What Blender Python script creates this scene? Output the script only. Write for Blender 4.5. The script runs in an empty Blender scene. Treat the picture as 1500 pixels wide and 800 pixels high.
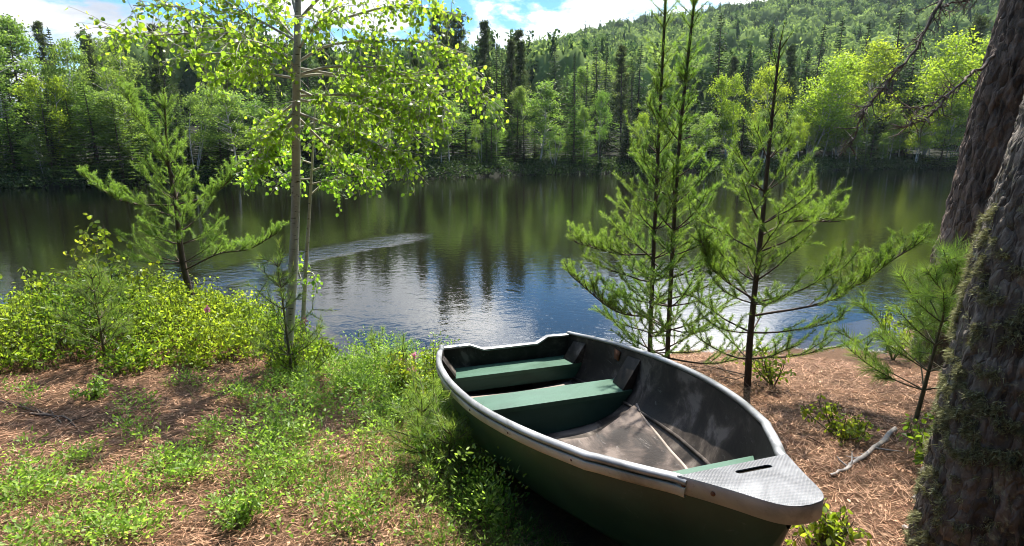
import bpy, math, random
import numpy as np
from mathutils import Vector, Matrix, noise as mnoise

random.seed(7)
rng = np.random.default_rng(7)
R = math.radians
scene = bpy.context.scene

# ------------------------------------------------------------------ camera, world, sun, exposure
EYE = 2.1
PITCH = R(12.5)
FPX = 833.0                       # focal length in photo pixels (photo 1500 x 800)
cam_d = bpy.data.cameras.new('camera')
cam = bpy.data.objects.new('camera', cam_d)
scene.collection.objects.link(cam)
cam.location = (0, 0, EYE)
cam.rotation_euler = (R(90) - PITCH, 0, 0)
cam_d.sensor_width = 36.0
cam_d.lens = FPX / 1500 * 36
cam_d.clip_start = 0.05
cam_d.clip_end = 5000
scene.camera = cam

SUN_AZ = R(20)                    # from +Y towards +X
SUN_EL = R(59)
world = bpy.data.worlds.new('World')
scene.world = world
world.use_nodes = True
wn, wl = world.node_tree.nodes, world.node_tree.links
wn.clear()
w_out = wn.new('ShaderNodeOutputWorld')
w_bg = wn.new('ShaderNodeBackground')
w_bg.inputs['Strength'].default_value = 0.078
sky = wn.new('ShaderNodeTexSky')
sky.sky_type = 'NISHITA'
sky.sun_disc = False
sky.sun_elevation = SUN_EL
sky.sun_rotation = SUN_AZ
sky.air_density = 1.0
sky.dust_density = 0.2
sky.ozone_density = 3.0


def wmath(op, a, b=None, c=None):
    n = wn.new('ShaderNodeMath')
    n.operation = op
    for i, v in enumerate((a, b, c)):
        if v is None:
            continue
        if isinstance(v, (int, float)):
            n.inputs[i].default_value = v
        else:
            wl.new(v, n.inputs[i])
    return n.outputs[0]


w_tc = wn.new('ShaderNodeTexCoord')
w_sep = wn.new('ShaderNodeSeparateXYZ')
wl.new(w_tc.outputs['Generated'], w_sep.inputs[0])
w_zz = wmath('ADD', wmath('MAXIMUM', w_sep.outputs['Z'], 0.0), 0.16)
w_u = wmath('DIVIDE', w_sep.outputs['X'], w_zz)
w_v = wmath('DIVIDE', w_sep.outputs['Y'], w_zz)
w_cmb = wn.new('ShaderNodeCombineXYZ')
wl.new(w_u, w_cmb.inputs[0])
wl.new(w_v, w_cmb.inputs[1])
w_cmb.inputs[2].default_value = 3.7


def wnoise(scale, detail, rough, dist=0.0, off=(0, 0, 0)):
    m = wn.new('ShaderNodeMapping')
    m.inputs['Location'].default_value = off
    wl.new(w_cmb.outputs[0], m.inputs[0])
    n = wn.new('ShaderNodeTexNoise')
    n.inputs['Scale'].default_value = scale
    n.inputs['Detail'].default_value = detail
    n.inputs['Roughness'].default_value = rough
    n.inputs['Distortion'].default_value = dist
    wl.new(m.outputs[0], n.inputs['Vector'])
    return n.outputs['Fac']


def wrange(v, a, b, c, d):
    n = wn.new('ShaderNodeMapRange')
    n.interpolation_type = 'SMOOTHSTEP'
    wl.new(v, n.inputs['Value'])
    for k, x in zip(('From Min', 'From Max', 'To Min', 'To Max'), (a, b, c, d)):
        n.inputs[k].default_value = x
    return n.outputs['Result']


cover = wrange(wnoise(1.35, 10, 0.60, 0.25, (1.3, 0.25, 0)), 0.45, 0.55, 0.0, 1.0)
cover = wmath('MULTIPLY', cover, wrange(w_sep.outputs['Z'], 0.45, 0.62, 1.0, 0.12))    # a bank of cloud low over the lake,
cover = wmath('MULTIPLY', cover, wrange(w_sep.outputs['Y'], -0.5, 0.1, 0.25, 1.0))      # clearer overhead and behind
shade = wrange(wnoise(1.9, 6, 0.6, 0.0, (4.1, 2.0, 0)), 0.35, 0.65, 0.0, 1.0)
w_cc = wn.new('ShaderNodeMix')
w_cc.data_type = 'RGBA'
wl.new(shade, w_cc.inputs['Factor'])
w_cc.inputs['A'].default_value = (5.0, 5.5, 6.4, 1)
w_cc.inputs['B'].default_value = (9.2, 9.2, 9.2, 1)
w_mix = wn.new('ShaderNodeMix')
w_mix.data_type = 'RGBA'
wl.new(cover, w_mix.inputs['Factor'])
w_hs = wn.new('ShaderNodeHueSaturation')
w_hs.inputs['Saturation'].default_value = 1.4
wl.new(sky.outputs['Color'], w_hs.inputs['Color'])
wl.new(w_hs.outputs[0], w_mix.inputs['A'])
# clouds towards the sun scatter more light forward
w_dot = wn.new('ShaderNodeVectorMath')
w_dot.operation = 'DOT_PRODUCT'
wl.new(w_tc.outputs['Generated'], w_dot.inputs[0])
w_dot.inputs[1].default_value = (math.sin(SUN_AZ) * math.cos(SUN_EL), math.cos(SUN_AZ) * math.cos(SUN_EL), math.sin(SUN_EL))
w_fw = wmath('ADD', 0.62, wmath('MULTIPLY', wmath('POWER', wmath('MAXIMUM', w_dot.outputs['Value'], 0.0), 10.0), 55.0))
w_sc = wn.new('ShaderNodeVectorMath')
w_sc.operation = 'SCALE'
wl.new(w_cc.outputs['Result'], w_sc.inputs[0])
wl.new(w_fw, w_sc.inputs['Scale'])
wl.new(w_sc.outputs[0], w_mix.inputs['B'])
wl.new(w_mix.outputs['Result'], w_bg.inputs['Color'])
wl.new(w_bg.outputs[0], w_out.inputs[0])

sun_d = bpy.data.lights.new('sun', 'SUN')
sun_d.energy = 5.0
sun_d.angle = R(0.53)
sun_d.color = (1.0, 0.94, 0.84)
sun = bpy.data.objects.new('sun', sun_d)
scene.collection.objects.link(sun)
sdir = Vector((math.sin(SUN_AZ) * math.cos(SUN_EL), math.cos(SUN_AZ) * math.cos(SUN_EL), math.sin(SUN_EL)))
sun.rotation_euler = sdir.to_track_quat('Z', 'Y').to_euler()
sun.location = sdir * 50

scene.view_settings.view_transform = 'Standard'
scene.view_settings.look = 'None'
scene.view_settings.exposure = 1.35
scene.view_settings.gamma = 1.0
scene.view_settings.use_curve_mapping = False
scene.cycles.max_bounces = 8
scene.cycles.transparent_max_bounces = 12
scene.cycles.diffuse_bounces = 3
scene.cycles.glossy_bounces = 3
scene.cycles.transmission_bounces = 6
scene.cycles.caustics_reflective = False
scene.cycles.caustics_refractive = False
scene.cycles.filter_width = 1.0
scene.cycles.denoising_prefilter = 'ACCURATE'

# ------------------------------------------------------------------ photo measurements -> places in the world
CP, SP = math.cos(PITCH), math.sin(PITCH)


def ray(px, py):
    x = (px - 750) / FPX
    y = (400 - py) / FPX
    return np.array([x, CP + y * SP, -SP + y * CP])


def onz(px, py, z):
    r = ray(px, py)
    return np.array([0, 0, EYE]) + r * ((z - EYE) / r[2])


def onY(px, py, Y):
    r = ray(px, py)
    return np.array([0, 0, EYE]) + r * (Y / r[1])


NEAR_X = [-40, -12, -7.0, -5.0, -3.4, -2.5, -1.9, -1.5, -0.5, 1.0, 2.5, 3.3, 4.0, 5.0, 7.0, 12, 40]
NEAR_Y = [9.5, 7.4, 7.1, 7.0, 6.7, 6.1, 5.55, 5.3, 5.2, 5.35, 5.75, 5.7, 5.75, 6.6, 7.1, 7.6, 9.5]
FAR_X = [-400, -60, -23.4, -2.5, 36, 80, 400]
FAR_Y = [10, 22, 30.3, 42.5, 55.7, 60, 70]
RID_X = [-900, -300, -150, -60, -20, 60, 120, 250, 500, 900]
RID_Z = [5, 7, 10, 22, 34, 52, 61, 80, 80, 50]


def smooth(a, b, x):
    t = np.clip((x - a) / (b - a), 0, 1)
    return t * t * (3 - 2 * t)


def wob(x, y, s):
    return (np.sin(x * 1.7 / s + 1.3) * np.cos(y * 1.3 / s + .7) + np.sin((x + y) * 2.9 / s + 2.1) * .5 + np.cos((x * 1.1 - y * 1.9) * 1.9 / s) * .5) / 2


def shore_near(x):
    return np.interp(x, NEAR_X, NEAR_Y) + 0.07 * np.sin(x * 4.3) + 0.04 * np.sin(x * 11 + 1)


def terrain(x, y):
    x = np.asarray(x, float)
    y = np.asarray(y, float)
    d = shore_near(x) - y
    near = np.interp(d, [-30, -8, -3, -1.0, 0, .12, .5, 1.2, 2.5, 4, 6, 20, 100], [-3, -3, -1.1, -.24, 0, .04, .11, .22, .36, .48, .55, .8, 2.0])
    near = near + np.where(d > 0, smooth(0, .8, d) * (.018 * wob(x, y, .35) + .02 * wob(x + 3, y, 1.1)), 0)
    near = near + .14 * np.exp(-((x + 3.6) / 1.3) ** 2) * smooth(0.1, 1.0, d) * smooth(3.2, 1.2, d)
    e = y - np.interp(x, FAR_X, FAR_Y) - 1.0 * np.sin(x * .21) - .5 * np.sin(x * .6 + 1)
    far = np.interp(e, [-40, -6, -1.5, 0, .6, 2, 8, 30, 60], [-3, -2.5, -.5, 0, .35, .6, 1.4, 4.2, 7])
    far = far + np.where(e > 8, smooth(8, 30, e) * 1.2 * wob(x, y, 9), 0)
    hill = np.interp(x * 330 / np.maximum(y, 60), RID_X, RID_Z)
    t = smooth(75, 345, y)
    far = far + t * np.maximum(hill - 7, 0) + smooth(60, 140, y) * 2.5 * wob(x, y, 22)
    bs = (x + .037) * .308 - (y - 4.247) * .951          # the hull has pressed its own hollow into the bank
    bw = (x + .037) * .951 + (y - 4.247) * .308
    near = near - .075 * smooth(.62, .40, np.abs(bw)) * smooth(-.25, .1, bs) * smooth(3.0, 2.5, bs)
    return np.where(d > -12, np.maximum(near, far), far)


# ------------------------------------------------------------------ materials
def new_mat(name):
    m = bpy.data.materials.new(name)
    m.use_nodes = True
    nt = m.node_tree
    nt.nodes.clear()
    return m, nt.nodes, nt.links


def nd(ns, typ, **kw):
    n = ns.new(typ)
    for k, v in kw.items():
        if k.startswith('i_'):
            n.inputs[k[2:].replace('_', ' ')].default_value = v
        else:
            setattr(n, k, v)
    return n


def ramp(ns, ls, fac, stops):
    r = ns.new('ShaderNodeValToRGB')
    el = r.color_ramp.elements
    while len(el) < len(stops):
        el.new(0.5)
    for e, (p, c) in zip(el, stops):
        e.position = p
        e.color = (*c, 1) if len(c) == 3 else c
    ls.new(fac, r.inputs[0])
    return r.outputs[0]


def mixc(ns, ls, fac, a, b, mode='MIX'):
    n = ns.new('ShaderNodeMix')
    n.data_type = 'RGBA'
    n.blend_type = mode
    for k, v in (('Factor', fac), ('A', a), ('B', b)):
        if isinstance(v, (int, float)):
            n.inputs[k].default_value = v
        elif isinstance(v, tuple):
            n.inputs[k].default_value = (*v, 1) if len(v) == 3 else v
        else:
            ls.new(v, n.inputs[k])
    return n.outputs['Result']


def noise(ns, ls, vec, scale, detail=4, rough=.55, dist=0, map_scale=None):
    if map_scale is not None:
        mp = ns.new('ShaderNodeMapping')
        mp.inputs['Scale'].default_value = map_scale
        ls.new(vec, mp.inputs[0])
        vec = mp.outputs[0]
    n = ns.new('ShaderNodeTexNoise')
    n.inputs['Scale'].default_value = scale
    n.inputs['Detail'].default_value = detail
    n.inputs['Roughness'].default_value = rough
    n.inputs['Distortion'].default_value = dist
    ls.new(vec, n.inputs['Vector'])
    return n.outputs['Fac']


def leaf_mat(name, dark, light, trans, tw=.42, rough=.42, spec=.3, vary=.35):
    """leaf: diffuse + a little gloss + light passing through; 'tint' picks old or new growth, each island varies a little"""
    m, ns, ls = new_mat(name)
    at = nd(ns, 'ShaderNodeAttribute', attribute_name='tint')
    geo = ns.new('ShaderNodeNewGeometry')
    obi = ns.new('ShaderNodeObjectInfo')
    col = mixc(ns, ls, at.outputs['Fac'], dark, light)
    hs = ns.new('ShaderNodeHueSaturation')
    mr = nd(ns, 'ShaderNodeMapRange')
    mr.inputs['To Min'].default_value = 1 - vary
    mr.inputs['To Max'].default_value = 1 + vary
    ls.new(geo.outputs['Random Per Island'], mr.inputs['Value'])
    ls.new(mr.outputs['Result'], hs.inputs['Value'])
    mh = nd(ns, 'ShaderNodeMapRange')
    mh.inputs['To Min'].default_value = .485
    mh.inputs['To Max'].default_value = .515
    ls.new(obi.outputs['Random'], mh.inputs['Value'])
    ls.new(mh.outputs['Result'], hs.inputs['Hue'])
    ls.new(col, hs.inputs['Color'])
    pb = nd(ns, 'ShaderNodeBsdfPrincipled')
    pb.inputs['Roughness'].default_value = rough
    pb.inputs['Specular IOR Level'].default_value = spec
    ls.new(hs.outputs[0], pb.inputs['Base Color'])
    tr = ns.new('ShaderNodeBsdfTranslucent')
    tc = mixc(ns, ls, 1.0, hs.outputs[0], trans, 'MULTIPLY')
    ls.new(tc, tr.inputs['Color'])
    mx = ns.new('ShaderNodeMixShader')
    mx.inputs[0].default_value = tw
    ls.new(pb.outputs[0], mx.inputs[1])
    ls.new(tr.outputs[0], mx.inputs[2])
    out = ns.new('ShaderNodeOutputMaterial')
    ls.new(mx.outputs[0], out.inputs[0])
    return m


def bark_mat(name, a, b, scale=9, stretch=(1, 1, .25), bump=.5, dist=.02, lichen=None, lich_amt=.55, spots=None, plates=None):
    m, ns, ls = new_mat(name)
    tc = ns.new('ShaderNodeTexCoord')
    v = tc.outputs['Object']
    n1 = noise(ns, ls, v, scale, 8, .65, .4, stretch)
    n2 = noise(ns, ls, v, scale * 5, 5, .6, 0, stretch)
    n3 = noise(ns, ls, v, scale * .25, 3, .5)
    col = ramp(ns, ls, n1, [(.3, a), (.68, b)])
    col = mixc(ns, ls, n2, mixc(ns, ls, .35, col, (0, 0, 0)), mixc(ns, ls, .1, col, (.5, .45, .4)))
    if lichen:
        nl = noise(ns, ls, v, scale * .8, 8, .7, .3)
        fl = ramp(ns, ls, nl, [(lich_amt, (0, 0, 0)), (lich_amt + .1, (1, 1, 1))])
        col = mixc(ns, ls, fl, col, lichen)
    if spots:
        nl = noise(ns, ls, v, scale * 1.4, 3, .5, 0, (1, 1, 4))
        fl = ramp(ns, ls, nl, [(.62, (0, 0, 0)), (.68, (1, 1, 1))])
        col = mixc(ns, ls, fl, col, spots)
    bp = nd(ns, 'ShaderNodeBump')
    bp.inputs['Strength'].default_value = bump
    bp.inputs['Distance'].default_value = dist
    ad = nd(ns, 'ShaderNodeMath', operation='MULTIPLY_ADD')
    ls.new(n2, ad.inputs[0])
    ad.inputs[1].default_value = .45
    if plates:
        mp = ns.new('ShaderNodeMapping')
        mp.inputs['Scale'].default_value = (1, 1, .34)
        ls.new(v, mp.inputs[0])
        wv = ns.new('ShaderNodeVectorMath')
        wv.operation = 'ADD'
        ls.new(mp.outputs[0], wv.inputs[0])
        nz = ns.new('ShaderNodeTexNoise')
        nz.inputs['Scale'].default_value = plates * .6
        nz.inputs['Detail'].default_value = 5
        ls.new(mp.outputs[0], nz.inputs['Vector'])
        sc = ns.new('ShaderNodeVectorMath')
        sc.operation = 'SCALE'
        sc.inputs['Scale'].default_value = 1.7 / plates
        ls.new(nz.outputs['Color'], sc.inputs[0])
        ls.new(sc.outputs[0], wv.inputs[1])
        ve = nd(ns, 'ShaderNodeTexVoronoi', feature='DISTANCE_TO_EDGE')
        ve.inputs['Scale'].default_value = plates
        ls.new(wv.outputs[0], ve.inputs['Vector'])
        vc = nd(ns, 'ShaderNodeTexVoronoi', feature='F1')
        vc.inputs['Scale'].default_value = plates
        ls.new(wv.outputs[0], vc.inputs['Vector'])
        hs = ns.new('ShaderNodeHueSaturation')
        sx = ns.new('ShaderNodeSeparateXYZ')
        ls.new(vc.outputs['Color'], sx.inputs[0])
        mv = nd(ns, 'ShaderNodeMapRange')
        mv.inputs['To Min'].default_value = .55
        mv.inputs['To Max'].default_value = 1.6
        ls.new(sx.outputs[0], mv.inputs['Value'])
        ls.new(mv.outputs[0], hs.inputs['Value'])
        ls.new(col, hs.inputs['Color'])
        col = hs.outputs[0]
        pl = nd(ns, 'ShaderNodeMapRange')
        pl.inputs['From Max'].default_value = .16
        pl.inputs['To Max'].default_value = 1.3
        ls.new(ve.outputs['Distance'], pl.inputs['Value'])
        hf = nd(ns, 'ShaderNodeMath', operation='MULTIPLY_ADD')
        ls.new(pl.outputs[0], hf.inputs[0])
        hf.inputs[1].default_value = .5
        ls.new(n1, hf.inputs[2])
        n1 = hf.outputs[0]
    ls.new(n1, ad.inputs[2])
    ls.new(ad.outputs[0], bp.inputs['Height'])
    pb = nd(ns, 'ShaderNodeBsdfPrincipled')
    pb.inputs['Roughness'].default_value = .85
    pb.inputs['Specular IOR Level'].default_value = .25
    ls.new(col, pb.inputs['Base Color'])
    ls.new(bp.outputs[0], pb.inputs['Normal'])
    out = ns.new('ShaderNodeOutputMaterial')
    ls.new(pb.outputs[0], out.inputs[0])
    return m


def surf_mat(name, stops, scale=6, rough=(.4, .7), metallic=0, bump=.2, dist=.004, spec=.5, scratches=None, map_scale=(1, 1, 1), detail=8):
    """painted, plastic or metal surface with blotchy wear of its own and fine relief"""
    m, ns, ls = new_mat(name)
    tc = ns.new('ShaderNodeTexCoord')
    v = tc.outputs['Object']
    n1 = noise(ns, ls, v, scale, detail, .62, .5, map_scale)
    n2 = noise(ns, ls, v, scale * 9, 4, .6)
    col = ramp(ns, ls, n1, stops)
    if scratches:
        ns_ = noise(ns, ls, v, scale * 2.2, 7, .75, 1.2, (.5, 2.5, 2.0))
        fs = ramp(ns, ls, ns_, [(.6, (0, 0, 0)), (.72, (1, 1, 1))])
        col = mixc(ns, ls, fs, col, scratches)
    pb = nd(ns, 'ShaderNodeBsdfPrincipled')
    pb.inputs['Metallic'].default_value = metallic
    pb.inputs['Specular IOR Level'].default_value = spec
    ls.new(col, pb.inputs['Base Color'])
    mr = nd(ns, 'ShaderNodeMapRange')
    mr.inputs['From Min'].default_value = .3
    mr.inputs['From Max'].default_value = .7
    mr.inputs['To Min'].default_value = rough[0]
    mr.inputs['To Max'].default_value = rough[1]
    ls.new(n1, mr.inputs['Value'])
    ls.new(mr.outputs[0], pb.inputs['Roughness'])
    bp = nd(ns, 'ShaderNodeBump')
    bp.inputs['Strength'].default_value = bump
    bp.inputs['Distance'].default_value = dist
    ls.new(n2, bp.inputs['Height'])
    ls.new(bp.outputs[0], pb.inputs['Normal'])
    out = ns.new('ShaderNodeOutputMaterial')
    ls.new(pb.outputs[0], out.inputs[0])
    return m, ns, ls, pb, bp, v


M = {}
M['aspen_leaf'] = leaf_mat('aspen_leaf', (.07, .115, .018), (.15, .19, .022), (3.4, 3.9, 2.0), .62, .33, .5, .35)
M['shrub_leaf'] = leaf_mat('shrub_leaf', (.055, .115, .018), (.19, .24, .03), (3.1, 2.9, 1.4), .48, .42, .3, .35)
M['cover_leaf'] = leaf_mat('cover_leaf', (.075, .15, .022), (.23, .31, .07), (2.5, 2.7, 1.3), .42, .45, .3, .35)
M['pine_needle'] = leaf_mat('pine_needle', (.06, .11, .025), (.15, .225, .048), (2.6, 2.9, 1.4), .42, .45, .35, .3)
M['soft_needle'] = leaf_mat('soft_needle', (.07, .145, .035), (.19, .25, .06), (2.6, 2.6, 1.3), .4, .42, .4, .3)
M['grass_blade'] = leaf_mat('grass_blade', (.07, .13, .025), (.16, .2, .05), (2.2, 2.2, 1.2), .36, .45, .3, .35)
M['litter'] = leaf_mat('litter', (.14, .066, .029), (.55, .365, .205), (1.0, .9, .7), .1, .7, .2, .5)
M['petal'] = leaf_mat('petal', (.5, .12, .3), (.6, .25, .42), (1.4, 1.2, 1.3), .3, .5, .2, .2)
M['spruce_far'] = leaf_mat('spruce_far', (.018, .038, .014), (.048, .08, .022), (1.8, 1.9, 1.0), .25, .6, .15, .35)
M['fir_far'] = leaf_mat('fir_far', (.045, .095, .022), (.10, .165, .035), (2.2, 2.3, 1.1), .38, .6, .15, .35)
M['birch_far'] = leaf_mat('birch_far', (.065, .12, .028), (.14, .205, .05), (2.8, 2.8, 1.5), .45, .5, .2, .35)
M['aspen_far'] = leaf_mat('aspen_far', (.09, .15, .02), (.17, .23, .03), (3.2, 3.1, 1.4), .48, .5, .2, .3)
M['pine_far'] = leaf_mat('pine_far', (.035, .06, .022), (.075, .105, .035), (1.6, 1.6, 1.0), .3, .6, .15, .35)
M['hill_leaf'] = leaf_mat('hill_leaf', (.03, .065, .028), (.21, .29, .095), (1.9, 1.9, 1.2), .3, .8, .0, .1)
M['moss'] = leaf_mat('moss', (.13, .135, .065), (.30, .31, .18), (1.2, 1.2, .9), .25, .8, .1, .35)

M['aspen_bark'] = bark_mat('aspen_bark', (.36, .345, .29), (.58, .55, .47), 14, (1, 1, .6), .25, .006, None, .5, (.06, .05, .035))
M['pine_bark'] = bark_mat('pine_bark', (.035, .024, .017), (.10, .065, .042), 18, (1, 1, .4), .6, .01)
M['old_bark'] = bark_mat('old_bark', (.06, .043, .033), (.21, .145, .105), 16, (1, 1, .4), 1.0, .014, (.16, .15, .13), .62, None, 19)
M['mossy_bark'] = bark_mat('mossy_bark', (.05, .04, .032), (.165, .138, .11), 18, (1, 1, .45), 1.0, .010, (.22, .225, .15), .57, None, 26)
M['dead_wood'] = bark_mat('dead_wood', (.07, .05, .04), (.22, .17, .13), 20, (1, 1, .5), .4, .006, (.22, .23, .15), .58)
M['grey_wood'] = bark_mat('grey_wood', (.22, .19, .16), (.50, .46, .42), 16, (1, 1, 1), .4, .006)
M['birch_bark'] = bark_mat('birch_bark', (.35, .33, .29), (.6, .57, .52), 2.5, (1, 1, 1.5), .2, .01, None, .5, (.08, .07, .06))
M['dark_bark'] = bark_mat('dark_bark', (.03, .022, .016), (.10, .075, .055), 4, (1, 1, .4), .4, .02)
M['twig'] = bark_mat('twig', (.06, .04, .028), (.17, .12, .085), 30, (1, 1, 1), .3, .003)
M['green_stem'] = bark_mat('green_stem', (.07, .075, .03), (.16, .13, .07), 30, (1, 1, 1), .3, .003)


# ------------------------------------------------------------------ mesh helpers
class MB:
    def __init__(self):
        self.v, self.f, self.t, self.n = [], [], [], 0

    def add(self, v, f, tint=0.5):
        v = np.asarray(v, np.float32).reshape(-1, 3)
        f = np.asarray(f, np.int32)
        self.v.append(v)
        self.f.append(f + self.n)
        t = np.empty(len(v), np.float32)
        t[:] = tint
        self.t.append(t)
        self.n += len(v)

    def build(self, name, mat, parent=None, origin=(0, 0, 0), smooth_=False, coll=None):
        me = bpy.data.meshes.new(name)
        if self.v:
            v = np.concatenate(self.v) - np.asarray(origin, np.float32)
            me.vertices.add(len(v))
            me.vertices.foreach_set('co', v.astype(np.float32).ravel())
            loops = np.concatenate([f.ravel() for f in self.f])
            sizes = np.concatenate([np.full(len(f), f.shape[1], np.int32) for f in self.f])
            starts = np.concatenate([[0], np.cumsum(sizes)[:-1]]).astype(np.int32)
            me.loops.add(len(loops))
            me.loops.foreach_set('vertex_index', loops.astype(np.int32))
            me.polygons.add(len(sizes))
            me.polygons.foreach_set('loop_start', starts)
            a = me.attributes.new('tint', 'FLOAT', 'POINT')
            a.data.foreach_set('value', np.concatenate(self.t))
            if smooth_:
                me.polygons.foreach_set('use_smooth', np.ones(len(sizes), bool))
            me.update(calc_edges=True)
            me.validate()
        me.materials.append(M[mat] if isinstance(mat, str) else mat)
        o = bpy.data.objects.new(name, me)
        scene.collection.objects.link(o)
        if parent is not None:
            o.parent = parent
        else:
            o.location = origin
        return o


def tag(o, label=None, cat=None, group=None, kind=None):
    if label:
        o['label'] = label
    if cat:
        o['category'] = cat
    if group:
        o['group'] = group
    if kind:
        o['kind'] = kind
    return o


def thing(name, label, cat, loc, rotz=0, group=None):
    o = bpy.data.objects.new(name, None)
    o.empty_display_size = .1
    scene.collection.objects.link(o)
    o.location = [float(c) for c in loc]
    o.rotation_euler = (0, 0, rotz)
    return tag(o, label, cat, group)


def dup(root, loc, rotz, scl, label, group):
    r = root.copy()
    scene.collection.objects.link(r)
    r.location = [float(c) for c in loc]
    r.rotation_euler = (0, 0, rotz)
    r.scale = scl
    r['label'] = label
    r['group'] = group
    for ch in list(root.children):
        c = ch.copy()
        scene.collection.objects.link(c)
        c.parent = r
    return r


def unit(a):
    return a / np.maximum(np.linalg.norm(a, axis=-1, keepdims=True), 1e-9)


def tube(mb, pts, rad, seg=6, tint=.5, cap=True, wobble=0.0):
    pts = np.asarray(pts, float)
    n = len(pts)
    rad = np.broadcast_to(np.asarray(rad, float), (n,))
    t = unit(np.gradient(pts, axis=0))
    ref = np.array([0, 0, 1.0]) if abs(t[:, 2].mean()) < .75 else np.array([1.0, 0, 0])
    x = unit(np.cross(t, ref))
    y = np.cross(t, x)
    a = np.linspace(0, 2 * math.pi, seg, endpoint=False)
    rr = rad[:, None] * (1 + wobble * rng.standard_normal((n, seg)))
    v = pts[:, None] + rr[..., None] * (np.cos(a)[None, :, None] * x[:, None] + np.sin(a)[None, :, None] * y[:, None])
    i = np.arange(n - 1)[:, None] * seg
    j = np.arange(seg)[None]
    k = (j + 1) % seg
    f = np.stack([i + j, i + k, i + seg + k, i + seg + j], -1).reshape(-1, 4)
    mb.add(v, f, tint)
    if cap:
        mb.add(v[-1], [list(range(seg))], tint)
        mb.add(v[0], [list(range(seg))[::-1]], tint)


def curve(pts, n):
    """Catmull-Rom through points"""
    p = np.asarray(pts, float)
    if len(p) == 2:
        return p[0] + (p[1] - p[0]) * np.linspace(0, 1, n)[:, None]
    q = np.vstack([2 * p[0] - p[1], p, 2 * p[-1] - p[-2]])
    u = np.linspace(0, len(p) - 1 - 1e-6, n)
    i = u.astype(int)
    t = (u - i)[:, None]
    a, b, c, d = q[i], q[i + 1], q[i + 2], q[i + 3]
    return .5 * (2 * b + (c - a) * t + (2 * a - 5 * b + 4 * c - d) * t ** 2 + (3 * b - a - 3 * c + d) * t ** 3)


LEAF_T = np.array([(0, 0, 0), (-.34, .3, .07), (-.30, .68, .05), (0, 1, -.04), (.30, .68, .05), (.34, .3, .07)])
LEAF_F = np.array([(0, 5, 4, 3), (0, 3, 2, 1)])
ROUND_T = np.array([(0, 0, 0), (-.38, .14, .05), (-.50, .45, .09), (-.33, .76, .05), (0, 1.02, -.03), (.33, .76, .05), (.50, .45, .09), (.38, .14, .05)])
ROUND_F4 = np.array([(0, 7, 6, 4), (6, 5, 4, 4), (0, 4, 2, 1), (4, 3, 2, 2)])
ROUND_F = np.array([(0, 7, 6, 5, 4), (0, 4, 3, 2, 1)])
KITE_T = np.array([(0, 0, 0), (.5, .45, .06), (0, 1, -.05), (-.5, .45, .06)])
KITE_F = np.array([(0, 1, 2), (0, 2, 3)])
NEEDLE_T = np.array([(-.5, 0, 0), (.5, 0, 0), (0, 1, 0)])
NEEDLE_F = np.array([(0, 1, 2)])


def cards(mb, T, F, O, Y, L, W, tint=.5, Z=None):
    """N copies of a small leaf outline: O base, Y leaf axis, L length, W width"""
    O = np.asarray(O, float)
    n = len(O)
    if n == 0:
        return
    Y = unit(np.asarray(Y, float))
    if Z is None:
        Z = rng.standard_normal((n, 3))
    X = unit(np.cross(Y, Z))
    Z = np.cross(X, Y)
    L = np.broadcast_to(np.asarray(L, float), (n,))
    W = np.broadcast_to(np.asarray(W, float), (n,))
    v = O[:, None] + T[None, :, 0:1] * (X * W[:, None])[:, None] + T[None, :, 1:2] * (Y * L[:, None])[:, None] + T[None, :, 2:3] * (Z * W[:, None])[:, None]
    k = len(T)
    f = (F[None] + (np.arange(n) * k)[:, None, None]).reshape(-1, F.shape[1])
    t = np.repeat(np.broadcast_to(np.asarray(tint, float), (n,)), k)
    mb.add(v, f, t)


def needles_on(mb, pts, dens, length, width, spread=.75, tint=.4, tip=.9, start=0.0):
    """needles set round a twig polyline, pointing forward and out"""
    pts = np.asarray(pts, float)
    seg = np.diff(pts, axis=0)
    sl = np.linalg.norm(seg, axis=1)
    tot = sl.sum()
    n = max(3, int(tot * dens))
    u = start + (1 - start) * rng.random(n)
    cum = np.concatenate([[0], np.cumsum(sl)]) / max(tot, 1e-9)
    i = np.clip(np.searchsorted(cum, u) - 1, 0, len(sl) - 1)
    t = (u - cum[i]) / np.maximum(cum[i + 1] - cum[i], 1e-9)
    O = pts[i] + seg[i] * t[:, None]
    d = unit(seg[i])
    side = rng.standard_normal((n, 3))
    side = unit(side - d * (side * d).sum(1, keepdims=True))
    Y = unit(d * (1 - spread * .55) + side * spread)
    cards(mb, NEEDLE_T, NEEDLE_F, O, Y, length * rng.uniform(.7, 1.1, n), width, tint + (tip - tint) * np.clip(u, 0, 1) ** 2 + rng.uniform(-.12, .12, n))


def rot_about(v, ax, a):
    return v * math.cos(a) + np.cross(ax, v) * math.sin(a) + ax * np.dot(ax, v) * (1 - math.cos(a))


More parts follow.
